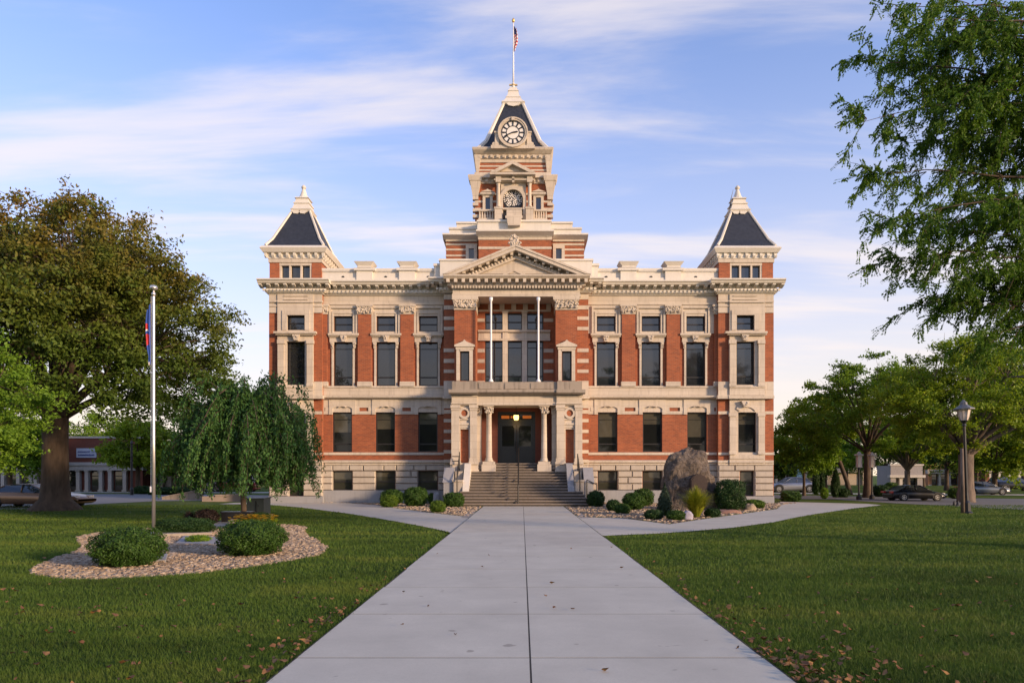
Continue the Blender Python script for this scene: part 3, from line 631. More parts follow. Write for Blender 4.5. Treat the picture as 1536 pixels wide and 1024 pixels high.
for c, hc in ((733.4, 718.6), (816.2, 831.2)):
    Yq = 37.62; x = X(c, Yq); zb_, zt_ = Z(692, Yq), Z(607.3, Yo+.1)
    p = MB(); p.lathe(x, Yq, [(.24, zb_), (.25, zb_+.06), (.19, zb_+.1), (.2, zb_+.16), (.168, zb_+.22), (.16, zb_+1.2), (.142, zt_-.5), (.16, zt_-.48), (.15, zt_-.45)], 16)
    co = p.build('column', M['stone'], CH, smooth=True)
    p = MB(); p.lathe(x, Yq, [(.145, zt_-.45), (.17, zt_-.3), (.25, zt_-.1), (.27, zt_-.07)], 12); p.box(x-.29, x+.29, Yq-.29, Yq+.29, zt_-.07, zt_-.002)
    carve(p, Yq-.2, c-6.5, 607.5+1.5, c+6.5, 619, 26, 1.5); p.build('capital', M['stone'], co)
    p = MB(); p.box(x-.33, x+.33, Yq-.33, Yq+.33, Z(696, Yq-.33), zb_+.001); p.box(x-.38, x+.38, Yq-.38, Yq+.38, .8, Z(696, Yq-.33)); p.build('pedestal', M['stone'], co)
    p = MB(); p.pb(37.75, hc-3.3, 620, hc+3.3, 690, .3); p.pb(37.7, hc-4.2, 690, hc+4.2, 697, .4); p.pb(37.7, hc-4, 609, hc+4, 620, .4); carve(p, 37.69, hc-4, 609, hc+4, 619, 12, 1.3); p.pb(37.68, hc-5, 607.6, hc+5, 609.6, .4); p.pb(37.66, hc-5, 697, hc+5, 720, .5); p.build('anta', M['stone'], CH)
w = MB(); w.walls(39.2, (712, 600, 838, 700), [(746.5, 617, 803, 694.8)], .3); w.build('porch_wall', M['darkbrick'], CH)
d = MB(); Y = 39.3
d.pb(Y, 746, 615, 803.5, 621.5, .1); d.pb(Y, 746, 629, 803.5, 635, .1); d.pb(Y, 746, 621.5, 751, 629, .1); d.pb(Y, 798.5, 621.5, 803.5, 629, .1); d.pb(Y, 773, 621.5, 776.5, 629, .1)
d.pb(Y, 746, 635, 749.5, 695, .1); d.pb(Y, 800, 635, 803.5, 695, .1); do = d.build('door_frame', M['doordark'], CH)
q = MB(); q.pb(Y+.05, 751, 621.5, 773, 629, .02); q.pb(Y+.05, 776.5, 621.5, 798.5, 629, .02); q.mi = 1; q.pb(Y+.04, 752, 623, 764, 627.6, .005); q.pb(Y+.04, 784, 623, 797, 627.4, .005); q.pb(Y+.04, 766, 623.5, 769, 627, .005); q.build('transom_pane', [M['glass'], M['litdim']], do)
for a, c in ((749.7, 774.6), (775, 799.8)):
    q = MB(); Yd = 39.33
    q.pb(Yd, a, 635.2, a+3.4, 695, .07); q.pb(Yd, c-3.4, 635.2, c, 695, .07); q.pb(Yd, a+3.4, 635.2, c-3.4, 638.5, .07); q.pb(Yd, a+3.4, 669, c-3.4, 673, .07); q.pb(Yd, a+3.4, 686, c-3.4, 695, .07); q.pb(Yd+.02, a+3.4, 673, c-3.4, 686, .04)
    dd = q.build('door', M['doordark'], CH)
    q = MB(); q.pb(Yd+.03, a+3.4, 638.5, c-3.4, 669, .015); q.build('pane', M['glass'], dd)
    q = MB(); hx = c-1.8 if a < 760 else a+1.8; q.tube([(X(hx, Yd), Yd-.06, Z(676, Yd)), (X(hx, Yd), Yd-.06, Z(662, Yd))], .018, 6); q.build('handle', M['black'], dd)
# --- stairs
st = MB(); z = 0; x0w, x1w, x0n, x1n = X(679, 34.3), X(886, 34.3), X(704.5, 36), X(851, 36)
for kx in range(15):
    ya = 34.3+.26*kx; a, c = (x0w+.12*kx*.6, x1w-.12*kx*.6) if kx < 5 else (x0n, x1n)
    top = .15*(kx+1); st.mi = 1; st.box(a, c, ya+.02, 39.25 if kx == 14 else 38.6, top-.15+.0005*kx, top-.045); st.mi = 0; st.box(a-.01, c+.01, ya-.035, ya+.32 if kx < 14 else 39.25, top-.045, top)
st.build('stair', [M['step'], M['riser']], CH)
for sd in (-1, 1):
    xa = x0n if sd < 0 else x1n
    q = MB(); o_ = lambda d: xa+sd*d
    q.prof([(37.15, 2.25), (37.15, 1.2), (35.55, .5), (35.45, .62), (35.6, .95), (36.9, 2.2)], o_(.0) if sd > 0 else o_(.34), o_(.34) if sd > 0 else o_(.0))
    q.build('sloped_coping', M['white'] if sd < 0 else M['greystone'], CH)
    q = MB()
    q.box(min(o_(.36), o_(.85)), max(o_(.36), o_(.85)), 35.65, 37.2, 0, 1.25); q.box(min(o_(.34), o_(.88)), max(o_(.34), o_(.88)), 35.6, 37.2, 1.25, 1.35)
    q.box(min(o_(.4), o_(.8)), max(o_(.4), o_(.8)), 36.5, 37.2, 1.35, 1.8)
    q.build('stair_cheek', M['base'], CH)
    q = MB(); q.box(min(o_(.87), o_(1.35)), max(o_(.87), o_(1.35)), 35.75, 37.2, 0, 1.2); q.prof([(35.72, 1.2), (37.2, 1.2), (37.2, 2.0), (36.6, 2.0)], min(o_(.87), o_(1.4)), max(o_(.87), o_(1.4)))
    q.build('cheek_block', M['greystone'], CH)
# --- handrails (things standing on the steps)
def rail(name, label, posts, rails, r=.022):
    q = MB()
    for x, y, z0, z1 in posts: q.tube([(x, y, z0), (x, y, z1)], r*1.15, 8)
    for a, b in rails: q.tube([a, b], r, 8)
    tag(q.build(name, M['black']), label, 'handrail', 'handrails of the entrance steps')
xr = X(777.5, 36)
rail('handrail', 'black pipe handrail running up the middle of the entrance steps', [(xr, 34.45, .14, 1.1), (xr, 36.2, 1.19, 2.05), (xr, 37.9, 2.1, 3.1)], [((xr, 34.45, 1.1), (xr, 37.9, 3.1)), ((xr, 34.45, .6), (xr, 37.9, 2.6)), ((xr, 37.9, 3.1), (xr, 38.3, 3.1))], .03)
for sd, lab in ((-1, 'black stepped handrail on the stone block left of the entrance steps'), (1, 'black stepped handrail on the stone block right of the entrance steps')):
    xa = (x0n if sd < 0 else x1n)+sd*.62; xb = (x0n if sd < 0 else x1n)+sd*1.0
    rail('handrail', lab, [(xa, 35.5, .72, 1.75), (xa, 36.9, 1.79, 2.75), (xb, 35.68, .3, 1.35), (xa+sd*.9, 35.7, 0, 1.1)] if sd > 0 else [(xa, 35.5, .72, 1.75), (xa, 36.9, 1.79, 2.85)],
         [((xa, 35.5, 1.75), (xa, 36.9, 2.7)), ((xa, 35.5, 1.35), (xa, 36.9, 2.3))]+([((xb, 35.68, 1.35), (xa+sd*.9, 35.7, 1.1))] if sd > 0 else [((xa, 36.9, 2.6), (xa-.4, 36.9, 2.6)), ((xa, 36.9, 2.35), (xa-.4, 36.9, 2.35))]), .024)
# --- hanging lantern
LN = empty('hanging_lantern', (X(774.3, 38.6), 38.6, Z(606, Yo)-.02), 'glowing yellow lantern hanging above the front doors', 'lantern')
x = LN.location.x; zt = LN.location.z
q = MB(); q.tube([(x, 38.6, zt), (x, 38.6, zt-.42)], .02, 6); q.lathe(x, 38.6, [(.05, zt-.36), (.17, zt-.43), (.17, zt-.46)], 8); q.lathe(x, 38.6, [(.1, zt-.74), (.06, zt-.78)], 8); q.build('bracket', M['black'], LN)
q = MB(); q.lathe(x, 38.6, [(.14, zt-.46), (.145, zt-.6), (.1, zt-.74)], 10); q.build('glass_shade', M['lit'], LN, smooth=True)
pl = bpy.data.lights.new('lantern_glow', 'POINT'); pl.energy = 4; pl.color = (1, .6, .25); pl.shadow_soft_size = .18
po = bpy.data.objects.new('lantern_glow', pl); COL.objects.link(po); po.parent = LN; po.location = (0, 0, -.95)
# ------------------------------------------------------------------ clock tower
T = MB(); Ya, Ys, Yb = 40.6, 41.3, 41.5
T.mi = 0
T.pb(Ya, 718, 355, 827, 402, .9); T.pb(Ys, 669, 360, 876, 405, 5.2)
xc = X(769.3, Yb); hw = X(826, Yb)-xc; yc = Yb+hw
T.box(xc-hw, xc+hw, Yb, yc+hw, Z(332, Yb), Z(264, Yb))
T.box(xc-hw*.925, xc+hw*.925, Yb+.12, yc+hw-.12, Z(262, Yb), Z(240, Yb))
T.mi = 1
T.pb(Ya-.03, 717.5, 370, 827.5, 373.6, .1); T.pb(Ya-.04, 717, 355, 828, 359.5, .3); 
for a, b in ((668.5, 716), (829, 876.5)):
    for s0, s1 in ((365, 368), (373, 375.5), (382, 384.5)): T.pb(Ys-.03, a, s0, b, s1, .2)
    T.pb(Ys-.1, a, 355, b, 362, .3)
to = T.build('clock_tower', [M['brick'], M['stone']], CH)
def tier(mb, Y, a, b, y0, y1, back, pr):
    z0, z1 = Z(y1, Y-pr), Z(y0, Y-pr); h = z1-z0
    mb.prof([(Y-pr, z1), (Y-pr, z1-h*.35), (Y-pr*.7, z1-h*.6), (Y-.1, z0), (Y+back, z0), (Y+back, z1)], X(a, Y-pr), X(b, Y-pr))
k = MB()
tier(k, Ya, 714, 831, 344, 351, 1.6, .45); k.pb(Ya-.08, 717, 351, 828, 355, .4)
tier(k, Ys, 663.5, 715, 349.5, 356, 5.4, .5); tier(k, Ys, 830.5, 882.5, 349.5, 356, 5.4, .5)
k.pb(Ya-.06, 716, 331.5, 826.5, 344, 1.5); k.pb(Ya-.14, 715, 329.5, 827.5, 332.5, 1.6)
for a, b, y0 in ((685, 717, 334), (826, 858.5, 334), (674, 717, 342.5), (826, 872, 342.5)): k.pb(Ys-.08-(y0 > 340)*.05, a, y0, b, 350, 4.2+(y0 > 340)*.2); k.pb(Ys-.16-(y0 > 340)*.05, a-1, y0-1.6, b+1, y0+1, 4.3+(y0 > 340)*.2)
for i in range(9): k.bump(X(724+i*12, Ya-.1), Ya-.1, Z(353.3, Ya-.1), .05, .04)
k.build('tower_cornice', M['white'], to)
for a, b in ((703.2, 711), (834, 842.6)):
    k = MB(); k.pb(Ys-.14, a-4.5, 366, a, 390, .14); k.pb(Ys-.14, b, 366, b+4.5, 390, .14); k.pb(Ys-.15, a-4.5, 366, b+4.5, 372.5, .15); k.mi = 1; k.pb(Ys-.05, a, 372.5, b, 390, .04); k.build('window', [M['stone'], M['glass_hi']], to)
# belfry corners, bands, cornices
k = MB()
for sx in (-1, 1):
    for sy in (-1, 1):
        cx, cy = xc+sx*(hw-.03), yc+sy*(hw-.03)
        for i, y0 in enumerate((278, 287, 296, 305, 314, 323)): k.box(cx-.17, cx+.17, cy-.17, cy+.17, Z(y0+4.4, Yb), Z(y0, Yb))
        k.frus(cx, cy, .15, .15, Z(299, Yb), .22, .22, Z(288, Yb)); k.frus(cx, cy, .22, .22, Z(288, Yb), .33, .33, Z(274, Yb)); k.frus(cx, cy, .36, .36, Z(274, Yb), .44, .44, Z(267, Yb)); k.frus(cx, cy, .44, .44, Z(267, Yb), .4, .4, Z(265.5, Yb))
for s0, s1 in ((290, 293), (301, 304), (312, 315)): k.box(xc-hw-.02, xc+hw+.02, Yb-.02, yc+hw+.02, Z(s1, Yb), Z(s0, Yb))
k.box(xc-hw-.08, xc+hw+.08, Yb-.08, yc+hw+.08, Z(276, Yb), Z(269, Yb)); k.box(xc-hw-.25, xc+hw+.25, Yb-.25, yc+hw+.25, Z(268.9, Yb), Z(265, Yb))
for i in range(12): q = xc-hw+.35+(2*hw-.7)*i/11; k.box(q-.09, q+.09, Yb-.17, Yb-.06, Z(274.5, Yb), Z(270, Yb))
hu = hw*.925
k.box(xc-hu-.2, xc+hu+.2, Yb-.1, yc+hw+.1, Z(264, Yb), Z(259.5, Yb)); 
for s0, s1 in ((253, 255.2), (247, 249.2)): k.box(xc-hu-.02, xc+hu+.02, Yb+.1, yc+hw-.1, Z(s1, Yb), Z(s0, Yb))
k.box(xc-hu-.05, xc+hu+.05, Yb+.07, yc+hw-.07, Z(243, Yb), Z(238, Yb)); k.box(xc-hu-.12, xc+hu+.12, Yb, yc+hw, Z(237.9, Yb), Z(232, Yb))
k.frus(xc, yc, hu+.16, hw+.04, Z(232, Yb), hu+.29, hw+.26, Z(227.5, Yb)); k.frus(xc, yc, hu+.29, hw+.26, Z(227.5, Yb), hu+.34, hw+.31, Z(225, Yb)); k.frus(xc, yc, hu+.34, hw+.31, Z(225, Yb), hu+.3, hw+.18, Z(222.3, Yb))
for i in range(12): q = xc-hu+.1+(2*hu-.2)*i/11; k.box(q-.075, q+.075, Yb-.1, Yb-.001, Z(237, Yb), Z(233, Yb))
for sx in (-1, 1): 
    for sy in (-1, 1): k.frus(xc+sx*(hu+.02), yc+sy*(hw-.1), .08, .08, Z(258, Yb), .2, .2, Z(233, Yb))
k.build('belfry_trim', M['stone'], to)
# aedicule with the round-headed louvre
k = MB(); Y = Yb-.35; ax = X(769.5, Y)
k.prism([(X(751, Y), Z(329, Y)), (X(753.5, Y), Z(329, Y)), (X(753.5, Y), Z(298.5, Y))]+[(ax+(16*Y/1024)*math.cos(t), Z(298.5, Y)+(16*Y/1024)*math.sin(t)) for t in [math.pi-math.pi*j/16 for j in range(1, 16)]]+[(X(785.5, Y), Z(298.5, Y)), (X(785.5, Y), Z(329, Y)), (X(789, Y), Z(329, Y)), (X(789, Y), Z(273, Y)), (X(751, Y), Z(273, Y))], Y+.12, Yb+.0)
k.ydisc(ax, Z(298.5, Y), Y+.02, Y+.125, 20*Y/1024, 15*Y/1024, 24, 0, 180); k.pb(Y+.02, 749.5, 298.5, 754.5, 329, .1); k.pb(Y+.02, 784.5, 298.5, 789.5, 329, .1)
for cx in (747.5, 794.5):
    x = X(cx, Y); k.lathe(x, Y-.02, [(.15, Z(311, Y)), (.15, Z(309.5, Y)), (.115, Z(308, Y)), (.1, Z(279, Y)), (.15, Z(273.5, Y)), (.15, Z(272, Y))], 12)
    k.pb(Y-.26, cx-5.6, 311, cx+5.6, 330, .6); k.pb(Y-.3, cx-6.4, 310, cx+6.4, 312.5, .65)
k.pb(Y-.1, 743, 262.5, 799, 272, .5); k.pb(Y-.2, 741, 268, 801, 270, .55)
for cx in (747.5, 794.5): k.pb(Y-.22, cx-4, 262.5, cx+4, 273, .5)
k.pb(Y-.2, 768, 262.5, 771.5, 273, .3); k.pb(Y+.05, 753, 311.5, 786, 314, .3)
k.prism([(X(735, Y), Z(259.5, Y-.3)), (X(803, Y), Z(259.5, Y-.3)), (X(803, Y), Z(262.5, Y-.3)), (X(735, Y), Z(262.5, Y-.3))], Y-.4, Yb)
k.prism([(X(735, Y), Z(259.4, Y-.3)), (X(768.8, Y), Z(242, Y-.3)), (X(768.8, Y), Z(247, Y-.3)), (X(745, Y), Z(259.4, Y-.3))], Y-.42, Yb); k.prism([(X(769, Y), Z(242, Y-.3)), (X(803, Y), Z(259.4, Y-.3)), (X(793, Y), Z(259.4, Y-.3)), (X(769, Y), Z(247, Y-.3))], Y-.42, Yb)
k.prism([(X(745, Y), Z(259.3, Y)), (X(768.9, Y), Z(247, Y)), (X(793, Y), Z(259.3, Y))], Y-.15, Yb-.02)
k.pb(Y-.3, 759.5, 316, 783, 330, .4); k.pb(Y-.55, 758, 323.5, 784, 327, .6); k.pb(Y-.45, 760, 314.5, 782.5, 323.5, .4)
k.prism([(X(760, Ya), Z(327, Ya)), (X(782.5, Ya), Z(327, Ya)), (X(780, Ya), Z(341.5, Ya)), (X(762, Ya), Z(341.5, Ya))], Ya-.4, Ya-.1)
k.build('aedicule', M['stone'], to)
k = MB(); k.ydisc(ax, Z(298.5, Y), Yb-.06, Yb-.03, 15*Y/1024, 0, 24, 0, 360); k.pb(Yb-.07, 755, 311, 784, 329, .03)
k.mi = 1; rr = random.Random(3)
for rad, cnt in ((2.2, 5), (4.9, 11), (7.6, 16), (10.3, 22), (13, 27)):
    for i in range(cnt):
        t = 2*math.pi*(i+.5*rr.random())/cnt; px, py = 769.5+rad*math.cos(t), 298.5-rad*math.sin(t)
        if py < 310: k.ydisc(X(px, Yb), Z(py, Yb), Yb-.1, Yb-.055, .042*rr.uniform(.7, 1.4), 0, 6)
k.build('rose_louvre', [M['black'], M['clockwhite']], to)
for a, b in ((728, 735), (804, 811.5)):
    k = MB(); Y = Yb-.1
    k.pb(Y, a-4, 292.5, a, 314, .1); k.pb(Y, b, 292.5, b+4, 314, .1); k.pb(Y-.01, a, 292.5, b, 296, .11); k.pb(Y-.12, a-7.5, 288.5, b+7.5, 291, .22); k.pb(Y-.04, a-5.5, 291, b+5.5, 293, .14)
    k.prism([(X(a-7, Y), Z(288.5, Y)), (X(b+7, Y), Z(288.5, Y)), (X((a+b)/2+2, Y), Z(285.5, Y)), (X((a+b)/2, Y), Z(284, Y)), (X((a+b)/2-2, Y), Z(285.5, Y))], Y-.1, Yb)
    k.mi = 1; k.pb(Yb-.03, a, 296, b, 314, .02); k.build('window', [M['stone'], M['glass_hi']], to)
    k = MB(); Y = Yb-.3; c0, c1 = (717.5, 741) if a < 760 else (799, 821)
    k.pb(Y, c0, 314, c1, 316.5, .2); k.pb(Y, c0, 327, c1, 330, .2)
    for i in range(6): cx = c0+2+(c1-c0-4)*i/5; k.lathe(X(cx, Y+.1), Y+.1, [(.05, Z(327, Y)), (.07, Z(324, Y)), (.04, Z(319, Y)), (.06, Z(316.5, Y))], 6)
    k.build('balustrade', M['stone'], to)
# roof of the tower
zr0, zr1, h0, h1 = Z(222.5, Yb), 25.05, 2.12, .6
zm = zr0+.7; hm = 1.66
k = MB(); k.frus(xc, yc, h0, h0, zr0, hm, hm, zm); k.frus(xc, yc, hm, hm, zm, h1, h1, zr1); k.build('spire_roof', M['slate'], to)
k = MB()
for sx in (-1, 1):
    for sy in (-1, 1): k.tube([(xc+sx*h0, yc+sy*h0, zr0+.03), (xc+sx*hm, yc+sy*hm, zm+.03), (xc+sx*h1, yc+sy*h1, zr1+.03)], [.15, .13, .1], 6)
k.box(xc-h0-.05, xc+h0+.05, yc-h0-.05, yc+h0+.05, zr0-.06, zr0+.05)
k.build('hip_ridge', M['white'], to)
k = MB()
k.frus(xc, yc, .6, .6, zr1-.06, .74, .74, zr1+.08); k.frus(xc, yc, .74, .74, zr1+.08, .66, .66, zr1+.2); k.frus(xc, yc, .62, .62, zr1+.2, .44, .44, zr1+.52); k.frus(xc, yc, .48, .48, zr1+.52, .44, .44, zr1+.6)
k.frus(xc, yc, .4, .4, zr1+.6, .3, .3, zr1+1.0); k.frus(xc, yc, .34, .34, zr1+1.0, .3, .3, zr1+1.1); k.frus(xc, yc, .26, .26, zr1+1.1, .22, .22, zr1+1.28); k.lathe(xc, yc, [(.13, zr1+1.28), (.09, zr1+1.5), (.1, zr1+1.62), (.06, zr1+1.68)], 10)
k.prism([(xc-.45, zr1), (xc-.3, zr1-.16), (xc, zr1-.22), (xc+.3, zr1-.16), (xc+.45, zr1)], yc-.76, yc-.6)
fo = k.build('finial', M['white'], to)
k = MB(); k.box(xc-.26, xc+.26, yc-.05, yc+.05, zr1+1.5, zr1+1.57); k.lathe(xc, yc, [(.06, zr1+1.45), (.12, zr1+1.53), (.06, zr1+1.62)], 8); k.build('gilded_cross', M['gold'], fo)
# clock dormer
Y = 41.05; cx, cz, u = X(769.4, Y), Z(199, Y), Y/1024
k = MB()
k.prism([(cx-33*u, Z(222.5, Y)), (cx+33*u, Z(222.5, Y)), (cx+33*u, Z(217.5, Y)), (cx-33*u, Z(217.5, Y))], Y, Y+1.2)
k.prism([(cx-31*u, Z(217.4, Y)), (cx+31*u, Z(217.4, Y)), (cx+28*u, Z(212, Y)), (cx+26.5*u, Z(199, Y)), (cx+19*u, Z(196.5, Y)), (cx-19*u, Z(196.5, Y)), (cx-26.5*u, Z(199, Y)), (cx-28*u, Z(212, Y))], Y+.1, Y+1.6)
for sd in (-1, 1):
    k.box(cx+sd*24*u-.12, cx+sd*24*u+.12, Y+.02, Y+.3, Z(217.3, Y), Z(199, Y)); k.box(cx+sd*24*u-.17, cx+sd*24*u+.17, Y-.02, Y+.3, Z(199.2, Y), Z(197, Y)); k.ydisc(cx+sd*28.5*u, Z(215.5, Y), Y+.03, Y+.25, .11, 0, 12)
k.ydisc(cx, cz, Y+.06, Y+2.1, 21.5*u, 0, 40)
k.ydisc(cx, cz, Y-.06, Y+.058, 22*u, 18.2*u, 40); k.ydisc(cx, cz, Y-.1, Y+.056, 22.6*u, 20.6*u, 40)
k.pb(Y-.16, 767.2, 175, 771.8, 180, .3)
dk = k.build('clock_dormer', M['stone'], to)
k = MB(); k.mi = 0; k.ydisc(cx, cz, Y, Y+.055, 17.9*u, 0, 40)
k.mi = 1; k.ydisc(cx, cz, Y-.02, Y-.003, 17.4*u, 16.2*u, 40); k.ydisc(cx, cz, Y-.02, Y-.003, 10.3*u, 9.3*u, 40)
for i in range(12):
    t = math.pi*i/6; ca, sa = math.cos(t), math.sin(t); wv = 1.25*u
    P = lambda r, s: (cx+ca*r*u-sa*s, cz+sa*r*u+ca*s)
    k.prism([P(10.2, -wv*.7), P(16.4, -wv), P(16.4, wv), P(10.2, wv*.7)], Y-.022, Y-.004)
def hand(deg, ln, w_, yo):
    t = R(90-deg); ca, sa = math.cos(t), math.sin(t); P = lambda r, s: (cx+ca*r*u-sa*s*u, cz+sa*r*u+ca*s*u)
    k.prism([P(-2.5, -w_*.6), P(ln*.7, -w_), P(ln, 0), P(ln*.7, w_), P(-2.5, w_*.6)], Y+yo-.012, Y+yo)
hand(81, 8.4, 1.15, -.03); hand(246, 15, .9, -.045)
k.build('clock_face', [M['clockwhite'], M['black']], dk)
# flagpole of the tower and its flag
zb = zr1+1.66; zt = Z(30, yc)
k = MB(); k.lathe(xc, yc, [(.055, zb-.1), (.05, zb+1.2), (.035, zt-.2)], 8); tp = tag(k.build('flagpole', M['post'], None, True), 'thin white flagpole on the very top of the clock tower', 'flagpole')
k = MB(); k.lathe(xc, yc, [(.02, zt-.2), (.09, zt-.12), (.1, zt-.02), (.05, zt+.08), (.0, zt+.1)], 10); k.build('ball_finial', M['gold'], tp, True)
def hang_flag(name, label, x, y, ztop, zbot, width, mats, pick, folds=3.5, side=1, amp=.09):
    NU, NV = 14, 36; k = MB(); vs = []
    for j in range(NV+1):
        v = j/NV; wv = width*(.35+.65*math.sin(math.pi*min(1, v*1.1+.08))**.7)
        for i in range(NU+1):
            uu = i/NU; vs.append((x+side*(.03+uu*wv), y+amp*math.sin(uu*folds*6.28+v*2.2)*(.3+uu), ztop+(zbot-ztop)*(v*(1-.0*uu))-uu*.25*(1-v)+.04*math.sin(uu*9+v*5)))
    k.v = vs
    for j in range(NV):
        for i in range(NU):
            a = j*(NU+1)+i; k.f.append((a, a+1, a+NU+2, a+NU+1)); k.m.append(pick((i+.5)/NU, (j+.5)/NV))
    o = k.build(name, mats, None, True); o.modifiers.new('solid', 'SOLIDIFY').thickness = .008; return tag(o, label, 'flag')
M['navy'] = plain('navy_cloth', (.012, .03, .16), .8, .2); M['red'] = plain('red_cloth', (.42, .03, .04), .8, .15); M['cloth'] = plain('white_cloth', (.7, .68, .68), .8, .08)
hang_flag('flag', 'drooping red, white and blue striped flag on the clock tower pole', xc, yc, Z(39, yc), Z(77, yc), .26, [M['navy'], M['red'], M['cloth']],
          lambda u_, v_: 0 if v_ < .3 and u_ < .75 else (1 if int(v_*15+u_*6) % 2 else 2), 2.0, 1, .08)
# ================================================================== ground, paths, lawn
nr = np.random.default_rng(11)
def poly_sheet(mb, pts, z): mb.add([(x, y, z) for x, y in pts], [tuple(range(len(pts)))])
def inside(P, poly):
    x, y = P[:, 0], P[:, 1]; r = np.zeros(len(P), bool); n = len(poly)
    for i in range(n):
        (x0, y0), (x1, y1) = poly[i], poly[(i+1) % n]
        c = ((y0 > y) != (y1 > y)) & (x < (x1-x0)*(y-y0)/((y1-y0) or 1e-9)+x0); r ^= c
    return r
def smooth_poly(pts, it=2):
    for _ in range(it):
        q = []
        for i in range(len(pts)):
            a, b = pts[i], pts[(i+1) % len(pts)]
            q += [(a[0]*.75+b[0]*.25, a[1]*.75+b[1]*.25), (a[0]*.25+b[0]*.75, a[1]*.25+b[1]*.75)]
        pts = q
    return pts
def grass_cols(n, l, tc):
    a = noise(n, l, mapping(n, l, tc, (.3, .9, 1)), .8, 5, .6); b_ = noise(n, l, tc, 4.0, 5, .7); c_ = noise(n, l, tc, 60, 3, .8)
    c = ramp(n, l, a, [(.36, (.04, .075, .011)), (.5, (.082, .13, .017)), (.62, (.155, .175, .026))])
    c = mixc(n, l, ramp(n, l, b_, [(.4, (0,)*3), (.7, (.6,)*3)]), c, (.09, .15, .022))
    c = mixc(n, l, ramp(n, l, b_, [(.25, (.55,)*3), (.42, (0,)*3)]), c, (.075, .066, .026))
    return mixc(n, l, ramp(n, l, c_, [(.3, (.55,)*3), (.6, (0,)*3)]), c, (.016, .034, .008))
m, n_, l_, b_ = node_mat('lawn'); tc_ = n_.new('ShaderNodeTexCoord').outputs['Object']
l_.new(grass_cols(n_, l_, tc_), b_.inputs['Base Color']); b_.inputs['Roughness'].default_value = .9; b_.inputs['Specular IOR Level'].default_value = .1
bump(n_, l_, b_, noise(n_, l_, tc_, 45, 5, .8), .9, .06); M['lawn'] = m
m, n_, l_, b_ = node_mat('grass_blade'); tc_ = n_.new('ShaderNodeTexCoord').outputs['Object']
a_ = noise(n_, l_, mapping(n_, l_, tc_, (.3, .9, 0)), .8, 5, .6); c2_ = noise(n_, l_, mapping(n_, l_, tc_, (1, 1, 0)), 4.0, 5, .7); f_ = noise(n_, l_, tc_, 50, 2, .8)
c_ = ramp(n_, l_, a_, [(.36, (.036, .074, .011)), (.5, (.066, .128, .018)), (.62, (.125, .172, .028))])
c_ = mixc(n_, l_, ramp(n_, l_, c2_, [(.4, (0,)*3), (.7, (.6,)*3)]), c_, (.105, .175, .022))
c_ = mixc(n_, l_, ramp(n_, l_, c2_, [(.25, (.6,)*3), (.42, (0,)*3)]), c_, (.10, .085, .034))
c_ = mixc(n_, l_, ramp(n_, l_, f_, [(.5, (0,)*3), (.75, (.55,)*3)]), c_, (.14, .15, .05))
l_.new(c_, b_.inputs['Base Color']); b_.inputs['Roughness'].default_value = .6; b_.inputs['Specular IOR Level'].default_value = .2
t_ = n_.new('ShaderNodeBsdfTranslucent'); l_.new(c_, t_.inputs[0]); x_ = n_.new('ShaderNodeMixShader'); x_.inputs[0].default_value = .3
l_.new(b_.outputs[0], x_.inputs[1]); l_.new(t_.outputs[0], x_.inputs[2]); l_.new(x_.outputs[0], n_['Material Output'].inputs[0]); M['blade'] = m
def concrete(name, c, stain=.5):
    m, n, l, b = node_mat(name); tc = n.new('ShaderNodeTexCoord').outputs['Object']
    f = noise(n, l, tc, 1.1, 6, .65); g = noise(n, l, tc, 55, 4, .7); h = noise(n, l, mapping(n, l, tc, (.9, .5, 1)), .35, 4, .6)
    q = ramp(n, l, f, [(.3, tuple(v*.86 for v in c)), (.7, tuple(v*1.06 for v in c))])
    q = mixc(n, l, ramp(n, l, g, [(.3, (.35,)*3), (.55, (0,)*3)]), q, tuple(v*.72 for v in c))
    q = mixc(n, l, ramp(n, l, h, [(.48, (0,)*3), (.75, (stain,)*3)]), q, (c[0]*.78, c[1]*.76, c[2]*.74))
    sp = noise(n, l, tc, 5, 2, .4); q = mixc(n, l, ramp(n, l, sp, [(.72, (0,)*3), (.76, (.5,)*3)]), q, (.13, .11, .09))
    l.new(q, b.inputs['Base Color']); b.inputs['Roughness'].default_value = .82; bump(n, l, b, g, .15, .004); return m
M['walk'] = concrete('pale_concrete', (.50, .48, .405)); M['path'] = concrete('concrete_path', (.50, .47, .395)); M['walk2'] = concrete('grey_concrete', (.46, .44, .375)); M['walk3'] = concrete('warm_concrete', (.49, .46, .38), .65); M['joint'] = plain('joint_dirt', (.03, .026, .022), .95, .4, 20)
M['asphalt'] = concrete('road_asphalt', (.17, .165, .165)); M['soil'] = plain('mulch', (.10, .06, .035), .95, .5, 25, bmp=.8)
M['gravelbed'] = plain('gravel_bed', (.25, .185, .12), .95, .55, 30, bmp=.9); M['bedgrey'] = plain('bed_stone', (.26, .24, .22), .9, .2)
g = MB(); g.box(-900, 900, -120, 1500, -.4, 0); tag(g.build('ground', M['lawn']), kind='structure')
